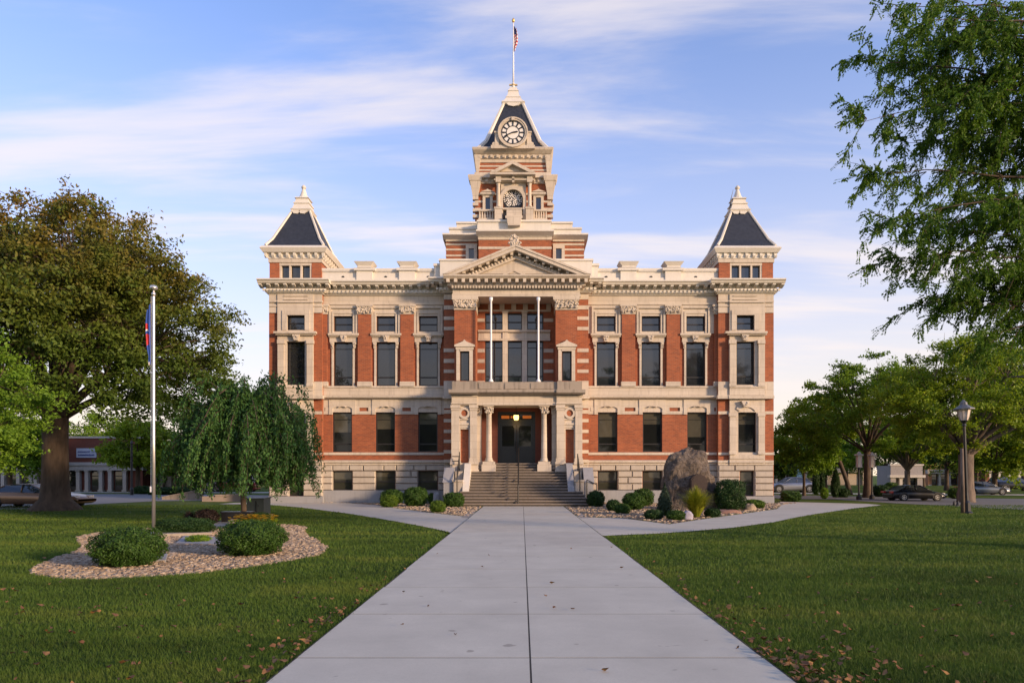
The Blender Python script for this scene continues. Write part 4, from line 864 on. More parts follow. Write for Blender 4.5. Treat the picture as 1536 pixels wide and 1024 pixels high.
# main walk: real slabs with open joints on a dark bed
WX0, WXC, WX1, WY1 = -1.93, .07, 2.07, 34.2
s = MB(); s.mi = 1; s.box(WX0-.02, WX1+.02, -14, WY1+.05, -.1, .0292); s.mi = 0
y = 5.87-1.85*10; rw_ = random.Random(2)
while y < WY1:
    y1 = min(y+1.85, WY1)
    for a, b in ((WX0, WXC-.008), (WXC+.008, WX1)):
        s.mi = rw_.choice((0, 0, 2, 3)); dz = rw_.uniform(0, .0006)
        s.box(a+rw_.uniform(-.008, .008)*(a == WX0), b+rw_.uniform(-.008, .008)*(b == WX1), y+.009, y1-.009, -.05, .03+dz)
    y = y1
tag(s.build('walkway', [M['walk'], M['joint'], M['walk2'], M['walk3']]), kind='structure')
PL = [G(684, 801), G(655, 794), G(620, 787), G(570, 778), G(520, 770), G(450, 761), G(395, 756.3), (-16.5, 37.2), (-16.5, 38.6), G(400, 752.3), G(470, 753), G(510, 753.5), G(565, 757.5), G(600, 763), G(640, 768.5), G(703, 775.5), (-1.95, 33.2), (-1.95, 18.5)]
PR = [(2.09, 17.8), G(925, 803), G(985, 800.5), G(1030, 797.5), G(1100, 791.5), G(1160, 783.5), G(1195, 776), G(1230, 770), G(1285, 762), (19.0, 36.0), (19.0, 37.6), G(1215, 753.5), G(1170, 752.5), G(1172, 758), G(1165, 763.5), G(1130, 768.5), G(1070, 776.5), G(1004, 786.5), G(930, 777), G(872, 776), (2.09, 27)]
BL = [G(703, 775), (-2.0, 34.15), (-3.6, 34.2), (-3.9, 38.5), (-15.5, 38.9), G(402, 751.6), G(470, 752.4), G(510, 753), G(565, 757), G(600, 762.5), G(640, 768)]
BR = [(2.12, 34.15), (3.6, 34.2), (3.9, 38.5), (15.6, 38.6), G(1171, 757.5), G(1164, 763), G(1129, 768), G(1069, 776), G(1004, 786), G(930, 776.5), G(874, 775.5), (2.12, 26.4)]
ISL = smooth_poly([G(44, 863), G(52, 851), G(78, 838), G(118, 826), G(124, 816), G(112, 809), G(130, 801), G(175, 796), G(235, 791), G(330, 786), G(420, 786), G(466, 790), G(452, 798), G(470, 807), G(496, 823), G(480, 833), G(420, 844), G(330, 856), G(215, 867), G(110, 869)]); ISL = [(x+nr.uniform(-.05, .05), y+nr.uniform(-.06, .06)) for x, y in ISL]
for nm, pts in (('concrete_path', PL), ('concrete_path', PR)):
    s = MB(); poly_sheet(s, pts, .016); tag(s.build(nm, M['path']), kind='structure')
s = MB(); poly_sheet(s, BL, .010); tag(s.build('planting_bed', M['gravelbed']), kind='structure')
s = MB(); poly_sheet(s, BR, .010); tag(s.build('planting_bed', M['gravelbed']), kind='structure')
s = MB(); poly_sheet(s, ISL, .008); tag(s.build('planting_bed', M['gravelbed']), kind='structure')
s = MB(); poly_sheet(s, [G(930, 777), G(1004, 786.3), G(1069, 776.2), G(1164, 763.2), (14.2, 35.5), (8, 35.5), (5.6, 30.2)], .014); tag(s.build('mulch_bed', M['soil']), kind='structure')
for sd, a, b in ((-1, G(703, 777), (-2.05, 34.1)), (1, G(872, 777), (2.15, 34.1))):
    s = MB(); poly_sheet(s, [(a[0], a[1]), (a[0]+sd*.28, a[1]+.1), (b[0]+sd*.28, b[1]), b], .022); tag(s.build('edging_strip', M['bedgrey']), kind='structure')
# streets on both sides
s = MB(); poly_sheet(s, [(-90, 30), (-26, 31.8), G(40, 763.5), G(135, 756.3), G(232, 751.5), G(330, 750), (-16.6, 44), (-17, 52), (-26, 56), (-40, 58), (-90, 58)], .012); tag(s.build('road', M['asphalt']), kind='structure')
s = MB(); poly_sheet(s, [(17.5, 45.5), G(1250, 748.8), G(1340, 754.5), G(1430, 758.8), G(1536, 764.5), (60, 27.5), (95, 26), (95, 38), (42, 41.5), (30, 47), (22, 53), (17.5, 56)], .012); tag(s.build('road', M['asphalt']), kind='structure')
s = MB(); poly_sheet(s, [(-90, 63.5), (-14, 60), (-14, 63), (-90, 67)], .012); tag(s.build('pavement', M['path']), kind='structure')
s = MB(); poly_sheet(s, [(18, 60), (34, 54), (60, 50), (110, 46), (110, 49), (60, 53), (34, 57.5), (18, 63)], .013); tag(s.build('pavement', M['path']), kind='structure')
# --- grass blades in front, gravel, fallen leaves
BLOCK = [[(WX0-.0, -20), (WX1+.0, -20), (WX1+.0, 36), (WX0-.0, 36)], PL, PR, ISL, BL, BR]
def scatter(ya, yb, dens, xpad=1.2, keep=None):
    w = .78*yb+xpad; n = int((yb-ya)*2*w*dens); P = np.column_stack([nr.uniform(-w, w, n), nr.uniform(ya, yb, n)])
    P = P[np.abs(P[:, 0]) < .78*P[:, 1]+xpad]
    for b in BLOCK: P = P[~inside(P, b)]
    return P
def blades(P, h, w):
    n = len(P); H = h*nr.uniform(.5, 1.3, n); Wd = w*nr.uniform(.7, 1.3, n); a = nr.uniform(0, 6.28, n); t = nr.uniform(0, 6.28, n); ln = nr.uniform(.1, .9, n)*H
    d = np.column_stack([np.cos(a), np.sin(a)]); V = np.zeros((n, 3, 3)); V[:, 0, :2] = P-d*Wd[:, None]; V[:, 1, :2] = P+d*Wd[:, None]
    V[:, 2, 0] = P[:, 0]+np.cos(t)*ln; V[:, 2, 1] = P[:, 1]+np.sin(t)*ln; V[:, 2, 2] = H; V[:, :2, 2] = -.004
    return V.reshape(-1, 3)
GV = [blades(scatter(3.2, 7, 4200), .044, .0032), blades(scatter(7, 11, 2100), .046, .0048), blades(scatter(11, 17, 700), .052, .008), blades(scatter(17, 28, 260), .05, .013), blades(scatter(28, 36, 110, 4), .05, .02)]
tag(np_mesh('grass', np.concatenate(GV), 3, M['blade']), 'green lawn grass with mottled lighter and darker patches', 'grass', kind='stuff')
def leaf_mat_dry(name, a, b, c):
    m, n, l, bs = node_mat(name); tc = n.new('ShaderNodeTexCoord').outputs['Object']
    l.new(ramp(n, l, noise(n, l, tc, 9, 2, .8), [(.3, a), (.5, b), (.7, c)]), bs.inputs['Base Color']); bs.inputs['Roughness'].default_value = .8; return m
M['dry'] = leaf_mat_dry('dry_leaf', (.10, .038, .012), (.19, .09, .032), (.34, .18, .045))
def dry(P, z):
    n = len(P); L = nr.uniform(.02, .045, n); a = nr.uniform(0, 6.28, n); u = np.column_stack([np.cos(a), np.sin(a), nr.uniform(-.35, .35, n)]); v = np.column_stack([-np.sin(a), np.cos(a), nr.uniform(-.5, .5, n)])
    c = np.column_stack([P, z+nr.uniform(0, .02, n)]); V = np.zeros((n, 6, 3)); 
    for k, (s_, t_, r_) in enumerate(((-1, 0, .012), (-.35, -.48, .018), (.4, -.42, .004), (1.05, 0, .02), (.4, .42, .016), (-.35, .48, .0))):
        V[:, k] = c+u*(L*s_)[:, None]+v*(L*t_)[:, None]; V[:, k, 2] += r_
    return V.reshape(-1, 3)
DP = []
Q = scatter(4.3, 13, 16); wt = np.clip(1.45-(Q[:, 1]-4.6)*.22, .03, 1)*np.where(nr.random(len(Q)) < .5, 1, .6); DP.append(Q[nr.random(len(Q)) < wt*.5])
for sx, x0 in ((-1, WX0), (1, WX1)):
    yy = 4.3+nr.exponential(2.2, 130); DP.append(np.column_stack([x0+sx*(.03+np.abs(nr.normal(0, .2, 130))), yy])[yy < 16])
yy = nr.uniform(4.3, 6.2, 150); DP.append(np.column_stack([WX1+np.abs(nr.normal(.1, .5, 150)), yy]))
Q = np.concatenate(DP)
lf = dry(Q, .035)
pw = np.column_stack([nr.uniform(WX0, WX1, 16), nr.uniform(5, 15, 16)]); lf = np.concatenate([lf, dry(pw, .036)[:16*6]])
tag(np_mesh('fallen_leaves', lf, 6, M['dry']), 'dry brown and orange leaves scattered over the grass and along the walk edges', 'leaves', kind='stuff')
def stones(P, s0, s1, z=0):
    n = len(P); base = np.array([(-1,-1,0),(1,-1,0),(1,1,0),(-1,1,0),(-.7,-.7,1),(.7,-.7,1),(.7,.7,1),(-.7,.7,1)], float); F = [(4,5,6,7),(0,1,5,4),(1,2,6,5),(2,3,7,6),(3,0,4,7)]
    S = nr.uniform(s0, s1, (n, 1)); B = base[None]*np.concatenate([S*nr.uniform(.7, 1.5, (n, 1)), S*nr.uniform(.6, 1.1, (n, 1)), S*nr.uniform(.4, .9, (n, 1))], 1)[:, None]*nr.uniform(.75, 1.2, (n, 8, 3))
    a = nr.uniform(0, 6.28, n); c, s = np.cos(a)[:, None], np.sin(a)[:, None]; x = B[:, :, 0]*c-B[:, :, 1]*s; y = B[:, :, 0]*s+B[:, :, 1]*c
    Vv = np.stack([x+P[:, :1], y+P[:, 1:2], B[:, :, 2]+z], 2)
    return Vv[:, np.array(F)].reshape(-1, 3)
def in_poly(poly, n, pad=0):
    p = np.array(poly); P = np.column_stack([nr.uniform(p[:, 0].min(), p[:, 0].max(), n), nr.uniform(p[:, 1].min(), p[:, 1].max(), n)]); return P[inside(P, poly)]
M['gravel'] = leaf_mat_dry('gravel_stone', (.13, .085, .05), (.29, .215, .145), (.46, .38, .29))
tag(np_mesh('gravel', stones(in_poly(ISL, 26000), .018, .042, .002), 4, M['gravel']), 'tan river gravel filling the island bed round the flagpole', 'gravel', kind='stuff')
tag(np_mesh('gravel', stones(np.concatenate([in_poly(BL, 5500), in_poly(BR, 6500)]), .03, .075, .004), 4, M['gravel']), 'buff gravel in the planting beds before the courthouse', 'gravel', kind='stuff')
# ================================================================== plants
M['bark'] = plain('brown_bark', (.075, .052, .036), .95, .5, 5, bmp=1.0, stretch=(1, 1, .25)); M['bark2'] = plain('grey_bark', (.13, .10, .078), .95, .45, 6, bmp=.8, stretch=(1, 1, .25))
LM = {
 'elm': leaf_mat('elm_leaf', ((0.0498, 0.0927, 0.0133), (0.0871, 0.1425, 0.0188), (0.1479, 0.1906, 0.0243)), .3, 6, .5, ((.26, .12, .025), 6.0, 15.5)),
 'maple': leaf_mat('maple_leaf', ((0.085, 0.168, 0.0156), (0.1487, 0.273, 0.0234), (0.2444, 0.3674, 0.0338)), .35, 6, .6),
 'mid': leaf_mat('mid_leaf', ((0.093, 0.1796, 0.014), (0.1527, 0.2724, 0.0199), (0.2823, 0.3913, 0.0281)), .42, 5, .5),
 'warm': leaf_mat('warm_leaf', ((0.1072, 0.183, 0.0117), (0.2018, 0.2994, 0.0187), (0.3977, 0.4295, 0.0257)), .45, 5, .5),
 'dark': leaf_mat('dark_leaf', ((0.0415, 0.0856, 0.0135), (0.0726, 0.1331, 0.0189), (0.1193, 0.1854, 0.0243)), .25, 5, .5),
 'locust': leaf_mat('locust_leaf', ((0.0518, 0.1136, 0.014), (0.0907, 0.1835, 0.0196), (0.1836, 0.2731, 0.0308)), .38, 9, .7),
 'weep': leaf_mat('weeping_leaf', ((0.0351, 0.1, 0.0286), (0.0663, 0.156, 0.0372), (0.1365, 0.236, 0.0429)), .28, 5, 1.2),
 'box': leaf_mat('box_leaf', ((0.0252, 0.0644, 0.0088), (0.0448, 0.1008, 0.0132), (0.084, 0.147, 0.0198)), .2, 18, 3),
 'boxlight': leaf_mat('light_box_leaf', ((0.052, 0.105, 0.01), (0.0975, 0.168, 0.014), (0.169, 0.231, 0.022)), .25, 18, 3),
 'yew': leaf_mat('yew_leaf', ((0.0156, 0.042, 0.0099), (0.026, 0.0644, 0.0132), (0.0455, 0.0924, 0.0176)), .15, 18, 3),
 'blue': leaf_mat('blue_leaf', ((.03, .055, .032), (.05, .082, .05), (.09, .12, .075)), .2, 18, 3),
 'purple': leaf_mat('purple_leaf', ((.018, .012, .012), (.03, .018, .016), (.045, .03, .02)), .2, 18, 3),
 'straw': leaf_mat('straw_blade', ((0.1521, 0.195, 0.015), (0.2704, 0.2925, 0.022), (0.4056, 0.3737, 0.04)), .35, 14, 2),
}
def unit(v): return v/np.maximum(np.linalg.norm(v, axis=-1, keepdims=True), 1e-9)
def leaf_quads(P, size, up=.5, r=None, aspect=.5, droop=None):
    r = r or nr; n = len(P); N = unit(r.normal(0, 1, (n, 3))+np.array([0, 0, up])); a = r.normal(0, 1, (n, 3))
    if droop is not None: a = a*.5+np.array(droop)
    U = unit(a-N*(a*N).sum(1, keepdims=True)); Vv = np.cross(N, U); S = (size*r.uniform(.6, 1.35, n))[:, None]
    return np.stack([P-U*S, P-Vv*S*aspect+N*S*.12, P+U*S, P+Vv*S*aspect+N*S*.12], 1).reshape(-1, 3)
def bez(a, b, c, n): t = np.linspace(0, 1, n)[:, None]; return (1-t)**2*a+2*t*(1-t)*b+t*t*c
def make_tree(name, loc, h, split, rt, env, nl, leaf, lsize, K=60, L=8, seed=1, bark='bark', rclus=.9, flat=.4, shell=.5, up=.3, flare=1.5, lean=(0, 0), twig=4, label=None, group=None, gap=0, lo_cut=None):
    """trunk with limbs and branches, crown of leaf sprays; env = list of ellipsoids (cx,cy,cz,rx,ry,rz) relative to the base"""
    r = np.random.default_rng(seed)
    root = empty(name, loc, label, 'tree', group)
    vol = np.array([e[3]*e[4]*e[5] for e in env])**.7; C = []
    for e, cnt in zip(env, np.maximum(3, (K*vol/vol.sum()).astype(int))):
        d = unit(r.normal(0, 1, (cnt, 3))); rad = (shell+(1-shell)*r.random(cnt)**.6)[:, None]
        C.append(np.array(e[:3])+d*rad*np.array(e[3:]))
    C = np.concatenate(C)
    if lo_cut is not None: C = C[C[:, 2] > lo_cut]
    if gap: C = C[(np.hypot(C[:, 0], C[:, 1]) > gap) | (C[:, 2] > split+gap*.75)]
    sp = np.array([lean[0], lean[1], split])
    t = MB(); top = sp+np.array([lean[0]*.5+r.uniform(-.3, .3), lean[1]*.5+r.uniform(-.3, .3), (h-split)*.55])
    tp = [np.zeros(3)+np.array([0, 0, -.1]), np.array([lean[0]*.05, lean[1]*.05, .12]), np.array([lean[0]*.08, lean[1]*.08, .5]), np.array([lean[0]*.2, 0, split*.3]), np.array([lean[0]*.6, lean[1]*.6, split*.7]), sp]
    t.tube(tp, [rt*flare*1.1, rt*flare*.95, rt*1.18, rt*1.02, rt*.95, rt*.98], 14)
    # limbs: clusters grouped by direction from the fork
    ang = np.arctan2(C[:, 1]-sp[1], C[:, 0]-sp[0])+r.uniform(0, 6.28); elev = C[:, 2]-sp[2]
    order = (((ang % 6.283)/6.283*L).astype(int)) + np.where(elev > np.median(elev), L, 0)
    for g_ in np.unique(order):
        idx = np.where(order == g_)[0]; tgt = C[idx].mean(0); d = tgt-sp
        mid = sp+d*np.array([.35, .35, .62])+r.normal(0, .15, 3)*np.linalg.norm(d)*.3
        limb = bez(sp-np.array([0, 0, rt*.4]), mid, tgt, 9); rl = rt*r.uniform(.36, .52); rads = np.linspace(rl, rl*.25, 9)
        t.tube(limb, rads, 8)
        for i in idx:
            k = int(np.clip(np.argmin(np.linalg.norm(limb-C[i], axis=1))-1, 2, 7)); s0 = limb[k]; e0 = C[i]
            m_ = (s0+e0)/2+np.array([0, 0, .12*np.linalg.norm(e0-s0)])+r.normal(0, .12, 3)
            br = bez(s0, m_, e0, 5); rb = min(rads[k]*.6, .022*rt/.3+.02); t.tube(br, np.linspace(rb, rb*.3, 5), 5, False)
            for _ in range(twig):
                q = br[r.integers(2, 5)]; dd = unit(r.normal(0, 1, 3)*np.array([1, 1, .5])+unit(e0-sp)*.6); t.tube([q, q+dd*rclus*.5+np.array([0, 0, .04]), q+dd*rclus*1.0], [rb*.35, rb*.25, rb*.12], 4, False)
    t.build_local('trunk', M[bark], root, True)
    P = []; nt = 9
    for c in C:
        out = unit(c-sp); rc = rclus*r.uniform(.65, 1.35); m = max(4, int(nl/len(C)/nt*(rc/rclus)**2))
        for _ in range(nt):
            d = unit(out*.55+r.normal(0, .8, 3)*np.array([1, 1, flat])); ln = rc*r.uniform(.6, 1.5); tt = r.random((m, 1))**.7
            P.append(c+d*ln*tt+np.array([0, 0, -.22])*ln*tt**2+r.normal(0, 1, (m, 3))*rc*.17*np.array([1, 1, .6]))
    P = np.concatenate(P)
    cr = np_mesh('crown', leaf_quads(P, lsize, up, r), 4, LM[leaf], root)
    return root
_build = MB.build
def build_local(mb, name, mats, parent, smooth=False):
    """geometry is already relative to the parent's origin"""
    o = _build(mb, name, mats, None, smooth); o.parent = parent; return o
MB.build_local = build_local
# ------------------------------------------------------------------ trees
gx = lambda px, Y: X(px, Y)
ELM = make_tree('shade_tree', (*G(83, 765), 0), 13.8, 4.2, .54, [(0, 0, 8, 8, 6.5, 3.8), (-.4, 0, 10.2, 6.9, 6, 3.5), (5.4, -.3, 5.6, 2.5, 3, 2.0), (-5, .5, 5.8, 3, 3.4, 1.8), (2.4, -2.5, 8.2, 3.8, 3.4, 3), (1.5, .2, 11.0, 3.6, 3, 2.2), (3, -2.5, 5.2, 2.6, 2.4, 1.2)],
    175000, 'elm', .08, K=420, L=10, seed=4, rclus=1.0, flat=.5, shell=.45, flare=2.0, lo_cut=3.9, twig=3, gap=3.6, label='huge old shade tree with thick trunk and browning crown on the left lawn')
make_tree('maple_tree', (*G(-112, 785), 0), 6.8, 2.2, .2, [(0, 0, 4.2, 3.5, 3.2, 2.4), (.6, -.4, 3.0, 2.4, 2, 1.1)], 50000, 'maple', .06, K=110, L=7, seed=8, rclus=.7, flat=.5, label='bright green tree reaching in from the left edge before the big trunk')
T1 = make_tree('shade_tree', (gx(1449, 40), 40, 0), 9.0, 2.8, .40, [(.6, 0, 6.0, 5.4, 4.4, 2.8), (-2.4, -.4, 5.2, 2.6, 2.6, 1.9), (3.8, 0, 5.4, 3.2, 3, 2.1), (0, 0, 7.6, 3.9, 3.2, 1.9)], 70000, 'warm', .078, K=170, L=9, seed=21, rclus=.85, flat=.5, shell=.3, bark='bark2', flare=1.25, lo_cut=2.9, label='broad warm green shade tree right behind the tall lamp post')
T2 = make_tree('shade_tree', (gx(1301, 48), 48, 0), 9.6, 3.2, .24, [(-.6, 0, 6.4, 4.2, 3.8, 3.0), (-2.6, 0, 5.2, 2.4, 2.4, 1.8), (1.6, 0, 7.6, 2.4, 2.4, 1.7), (-.2, 0, 8.4, 2.3, 2.2, 1.5)], 36000, 'mid', .09, K=110, L=9, seed=33, rclus=.8, flat=.55, shell=.35, lo_cut=3.2, label='airy green tree with dark forked trunk beside the pair of lamps')
make_tree('young_tree', (gx(1206, 52), 52, 0), 6.2, 2.2, .10, [(.2, 0, 3.9, 2.6, 2.4, 1.9)], 24000, 'mid', .09, K=80, L=6, seed=41, rclus=.65, flat=.5, label='small round green tree close to the right corner of the courthouse')
make_tree('leaning_tree', (gx(1275, 55), 55, 0), 8.0, 3.6, .17, [(-2.0, 0, 6.0, 2.8, 2.4, 1.9)], 18000, 'warm', .095, K=60, L=5, seed=43, rclus=.75, flat=.45, lean=(-1.3, 0), label='thin leaning tree left of the pair of lamps')
make_tree('forked_tree', (gx(1361, 62), 62, 0), 7.2, 2.0, .24, [(0, 0, 4.9, 3.7, 3.2, 2.0)], 28000, 'warm', .11, K=90, L=7, seed=47, rclus=.8, flat=.42, bark='bark2', lo_cut=2.3, label='smaller tree with pale forked trunk behind the black car')
T6 = make_tree('tall_tree', (gx(1565, 52), 52, 0), 12.6, 5, .4, [(0, 0, 9.0, 4.8, 4.5, 3.6), (-2.5, 0, 7.5, 3, 3, 2)], 42000, 'dark', .12, K=140, L=8, seed=53, rclus=.95, flat=.42, label='tall dark tree rising at the right edge above the broad tree')
BG = [('dark', 1182, 72, 6.0, 'dark green tree directly behind the right corner of the courthouse'), ('mid', 1238, 76, 6.6, 'green tree far behind the clipped cone shrubs'), ('dark', 1330, 84, 8.6, 'dark tree standing behind the pale grey shop'),
      ('dark', 1420, 70, 7.6, 'dark tree filling the gap left of the broad tree trunk'), ('warm', 1492, 60, 7.4, 'yellowish tree behind the silver car'), ('dark', 1535, 78, 8.2, 'dark tree over the parked van at the far right'), ('mid', 1385, 92, 9.0, 'distant green tree beyond the right street'), ('dark', 1465, 95, 9.4, 'distant dark tree right of the broad trunk'), ('dark', 1270, 98, 9.0, 'distant dark tree between the two lamps and the building')]
for i, (lf, px, Y, h, lab) in enumerate(BG):
    make_tree('street_tree', (gx(px, Y), Y, 0), h, h*.3, .2, [(0, 0, h*.62, h*.46, h*.42, h*.34), (.8, 0, h*.45, h*.36, h*.36, h*.2)], 15000, lf, .14, K=64, L=6, seed=60+i, rclus=h*.14, flat=.5, twig=2, label=lab, group='street trees in the background')
BGL = [('mid', 150, 92, 10.0, 'distant green tree rising right behind the red brick shop'), ('dark', 205, 97, 9.5, 'distant dark tree rising over the right end of the red brick shop'), ('dark', 110, 94, 9.0, 'distant dark tree behind the sign of the red brick shop'), ('mid', 15, 62, 7.0, 'green tree at the far left above the bronze car'), ('maple', 262, 66, 5.2, 'small yellow green tree right of the left flagpole'), ('warm', 207, 61, 6.3, 'pale tree whose boughs hang before the red shop wall'), ('warm', 318, 74, 8.8, 'yellowish tree between the big trunk and the weeping tree'),
       ('dark', 60, 88, 9.0, 'distant dark tree behind the left shops'), ('dark', 385, 88, 7.0, 'dark tree hidden behind the weeping tree'), ('dark', -40, 76, 9.4, 'dark tree beyond the left edge of the street')]
for i, (lf, px, Y, h, lab) in enumerate(BGL):
    make_tree('street_tree', (gx(px, Y), Y, 0), h, h*.34, .2, [(0, 0, h*.64, h*.44, h*.4, h*.32), (.6, 0, h*.5, h*.36, h*.36, h*.2)], 15000, lf, .14, K=64, L=6, seed=90+i, rclus=h*.14, flat=.5, twig=2, label=lab, group='street trees in the background', lo_cut=h*.3)
# trees on the far side of the square: they show as dark shapes mirrored in the windows
for i, (x, y, s, src) in enumerate(((-38, -30, 1.2, ELM), (-3, -32, 1.75, T2), (14, -28, 1.8, T2), (28, -31, 1.5, ELM), (-52, -34, 1.1, ELM), (-20, -36, 1.5, T1))):
    c = copy_tree(src); c.location = (x, y, 0); c.rotation_euler = (0, 0, 1.3*i+.5); c.scale = (s, s, s); tag(c, 'leafy tree across the square, seen only as a reflection in the windows', 'tree', 'trees reflected in the windows')
# weeping tree
def weeping(loc):
    r = np.random.default_rng(77); root = empty('weeping_tree', loc, 'weeping tree with trailing dark green branches in the left flower bed', 'tree'); t = MB(); P = []; D = []
    t.tube([(0, 0, -.1), (.02, 0, .3), (-.03, .02, 1.2), (.03, 0, 2.3), (0, 0, 3.4), (.05, 0, 4.3)], [.13, .095, .085, .08, .07, .05], 10)
    for k in range(120):
        a = r.uniform(0, 6.283); rad = 2.35*r.uniform(.15, 1)**.6*(1.08 if math.cos(a) > .3 else 1); top = r.uniform(3.2, 4.7)-.22*rad+(r.uniform(.3, .95) if r.random() < .22 else 0); z0 = r.uniform(2.2, 4.2)
        e = np.array([math.cos(a)*rad, math.sin(a)*rad*.9, top-.5-.35*rad*r.random()])
        arc = bez(np.array([0, 0, z0]), np.array([math.cos(a)*rad*.45, math.sin(a)*rad*.4, top+.75]), e, 9); t.tube(arc, np.linspace(.035, .008, 9), 5, False)
        for s in range(9):
            q = arc[r.integers(3, 9)]+r.normal(0, .06, 3); ln = min(r.uniform(.5, 2.5), q[2]-r.uniform(.8, 1.9)); 
            if ln < .25: continue
            n = 9; tt = np.linspace(0, 1, n)[:, None]; sw = r.normal(0, .16, 3)*np.array([1, 1, 0])+np.array([math.cos(a), math.sin(a), 0])*.18
            st_ = q+tt*np.array([0, 0, -ln])+np.sin(tt*1.7)*sw*ln*.6; t.tube(st_[::2], .006, 3, False)
            m = int(ln*75); u = r.random(m)[:, None]; i0 = np.clip((u[:, 0]*(n-1)).astype(int), 0, n-2); f = u*(n-1)-i0[:, None]
            P.append(st_[i0]*(1-f)+st_[i0+1]*f+r.normal(0, .05, (m, 3)))
        m = 120; i0 = r.integers(3, 9, m); P.append(arc[i0]+r.normal(0, .11, (m, 3)))
    t.build_local('trunk', M['bark'], root, True); P = np.concatenate(P)
    np_mesh('crown', leaf_quads(P, .058, .2, r, .4, droop=(0, 0, -1.3)), 4, LM['weep'], root)
weeping((*G(365, 784), 0))
# overhanging locust at the right edge
def overhang(loc):
    r = np.random.default_rng(9); root = empty('locust_tree', loc, 'feathery overhanging tree whose boughs fill the upper right corner', 'tree'); t = MB(); P = []; N = []; L0 = np.array(loc)
    t.tube([(0, 0, -.1), (0, 0, .4), (-.1, 0, 2.5), (-.15, .1, 5.0), (-.2, 0, 7.5), (-.3, 0, 10.5)], [.52, .36, .31, .27, .2, .09], 12)
    ends = [(1266, 92, 12.6), (1345, 8, 13), (1300, 178, 12.4), (1312, 262, 13), (1316, 398, 13.2), (1380, 455, 13.4), (1478, 505, 13), (1335, 330, 12.2), (1360, 90, 14), (1400, 210, 14.2), (1420, 330, 14.4), (1450, 420, 14), (1400, 30, 12), (1470, 130, 12.2), (1500, 300, 12), (1520, 440, 13.6), (1380, 150, 13.2), (1440, 260, 13.6), (1430, 60, 13.5), (1360, 215, 13.4), (1345, 130, 12.8), (1375, 345, 13.8), (1460, 350, 13), (1420, 130, 14.2), (1480, 60, 12.4), (1390, 40, 13.8), (1450, 180, 12.6), (1500, 260, 13.8), (1470, 455, 13.2), (1400, 425, 13.6), (1490, 20, 14), (1385, 290, 13), (1500, 200, 14.2), (1410, 385, 12.6), (1520, 90, 13)]
    E = [np.array([X(px, Y), Y, Z(py, Y)])-L0 for px, py, Y in ends]
    E += [np.array([math.cos(a)*q, math.sin(a)*q, z]) for a, q, z in zip(r.uniform(-2.2, 2.6, 20), r.uniform(2.5, 5, 20), r.uniform(4.5, 11.5, 20))]
    for k, e in enumerate(E):
        z0 = float(np.clip(e[2]-r.uniform(-.6, 1.8), 2.8, 9.8)); s0 = np.array([-.12, 0, z0]); d = e-s0; ln = np.linalg.norm(d)
        limb = bez(s0, s0+d*.5+np.array([0, 0, .13*ln]), e, 14); t.tube(limb+np.concatenate([np.zeros((1, 3)), r.normal(0, .035, (13, 3))]), .07*(1-np.linspace(0, 1, 14))**1.4+.004, 6, False)
        vis = k < len(ends); dirn = unit(d)
        for j in range(30 if vis else 16):
            i = int(4+10*r.random()**.8); q = limb[min(i, 13)]; out = unit(dirn*.8+r.normal(0, .55, 3)+np.array([0, 0, -.35])); l2 = r.uniform(.35, .95)*(1.15-.35*i/13)
            sub = bez(q, q+out*l2*.55, q+out*l2+np.array([0, 0, -.28*l2]), 7); t.tube(sub[::2], np.linspace(.009, .003, 4), 3, False)
            for _ in range(12 if vis else 6):
                f = r.integers(1, 7); b0 = sub[f]; fd = unit(unit(sub[6]-sub[0])*.7+r.normal(0, .6, 3)+np.array([0, 0, -.35])); fl = r.uniform(.12, .26); m = 9 if vis else 6
                tt = np.repeat(np.linspace(.1, 1, m), 2)[:, None]; side = unit(np.cross(fd, r.normal(0, 1, 3)))*np.tile([1, -1], m)[:, None]*.026
                P.append(b0+fd*fl*tt+side+np.array([0, 0, -.05])*tt**2)
    t.build_local('trunk', M['bark'], root, True); P = np.concatenate(P); print('locust leaflets', len(P))
    np_mesh('crown', leaf_quads(P, .029, .3, r, .5), 4, LM['locust'], root)
overhang((13.6, 13.6, 0))
